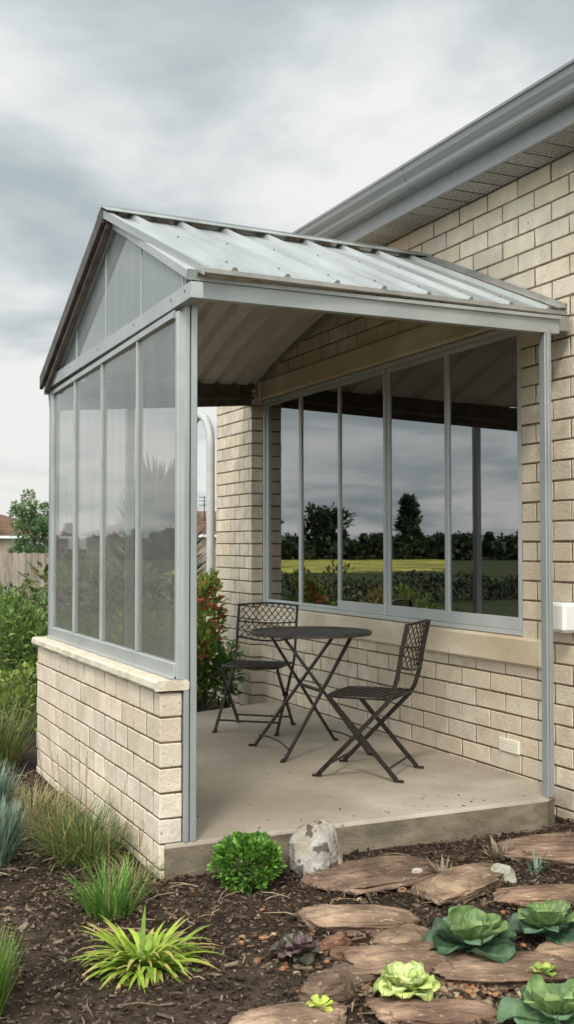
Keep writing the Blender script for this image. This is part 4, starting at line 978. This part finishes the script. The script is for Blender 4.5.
# broad light and dark regions of the cloud deck
def blob(d, pw, amt):
    vm = N(nt, 'ShaderNodeVectorMath', operation='DOT_PRODUCT'); L(tc.outputs['Generated'], vm.inputs[0]); vm.inputs[1].default_value = V(d).normalized()
    return mth('MULTIPLY', mth('POWER', mth('MAXIMUM', vm.outputs['Value'], 0.0), pw), amt)
BL = [((.357, .788, .501), 260, -.17), ((.265, .87, .416), 260, -.07), ((.282, .907, .311), 160, -.14), ((.490, .787, .376), 160, .14), ((.16, .92, .46), 260, .06), ((.20, .975, .09), 90, .32), ((-.46, .88, .10), 60, .12), ((-.62, .78, .16), 200, .12), ((-.50, .84, .19), 500, -.16), ((-.42, .89, .17), 600, .14)]
acc = mth('ADD', mth('MULTIPLY', mth('ADD', n1.outputs['Fac'], -.5), 1.5), .51)
n5 = N(nt, 'ShaderNodeTexNoise'); n5.inputs['Scale'].default_value = 3.6; n5.inputs['Detail'].default_value = 6; L(cb.outputs[0], n5.inputs['Vector'])
acc = mth('ADD', acc, mth('MULTIPLY', mth('ADD', n5.outputs['Fac'], -.5), .38))
for d_, pw, am in BL: acc = mth('ADD', acc, blob(d_, pw, am))
rp = N(nt, 'ShaderNodeValToRGB'); cr = rp.color_ramp; cr.interpolation = 'B_SPLINE'
cr.elements[0].position = .30; cr.elements[0].color = (.28, .325, .33, 1); cr.elements[1].position = .70; cr.elements[1].color = (.62, .615, .595, 1)
e = cr.elements.new(.46); e.color = (.385, .42, .42, 1); e = cr.elements.new(.56); e.color = (.48, .50, .495, 1); L(acc, rp.inputs[0])
# brighter towards the veiled sun behind the camera
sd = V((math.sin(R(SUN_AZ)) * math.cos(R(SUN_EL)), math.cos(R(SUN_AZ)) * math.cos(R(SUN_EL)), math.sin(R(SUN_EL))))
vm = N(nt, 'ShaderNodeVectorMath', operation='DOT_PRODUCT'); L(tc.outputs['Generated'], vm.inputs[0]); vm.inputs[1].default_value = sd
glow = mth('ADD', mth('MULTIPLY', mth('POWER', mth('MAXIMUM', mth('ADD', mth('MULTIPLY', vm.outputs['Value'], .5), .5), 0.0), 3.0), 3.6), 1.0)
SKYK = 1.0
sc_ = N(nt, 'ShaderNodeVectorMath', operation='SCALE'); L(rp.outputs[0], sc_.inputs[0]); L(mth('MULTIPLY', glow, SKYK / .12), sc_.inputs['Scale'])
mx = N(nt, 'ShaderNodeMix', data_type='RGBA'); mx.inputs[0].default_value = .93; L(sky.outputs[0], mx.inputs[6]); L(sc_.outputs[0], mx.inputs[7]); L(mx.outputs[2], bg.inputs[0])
sun = bpy.data.lights.new('sun', 'SUN'); sun.energy = 1.5; sun.angle = R(10); sun.color = (1, .90, .76); so_ = bpy.data.objects.new('sun', sun); col.objects.link(so_)
so_.rotation_euler = (-sd).to_track_quat('-Z', 'Y').to_euler()

# ------------------------------------------------------------------ camera
cam = bpy.data.cameras.new('camera'); co = bpy.data.objects.new('camera', cam); col.objects.link(co); scn.camera = co
cam.sensor_fit = 'VERTICAL'; cam.sensor_height = 36; cam.sensor_width = 36; cam.lens = 1090 / 1024 * 36; cam.clip_start = .05; cam.clip_end = 2000
co.location = (0, 0, 1.43); co.rotation_euler = (R(90 + 1.84), 0, R(-24.8))
cam.dof.use_dof = True; cam.dof.focus_distance = 5.6; cam.dof.aperture_fstop = 5.6
scn.view_settings.view_transform = 'Standard'; scn.view_settings.look = 'None'; scn.view_settings.exposure = .45; scn.view_settings.gamma = 1
scn.render.resolution_x = 574; scn.render.resolution_y = 1024
scn.render.engine = 'CYCLES'; scn.cycles.max_bounces = 8; scn.cycles.transparent_max_bounces = 16
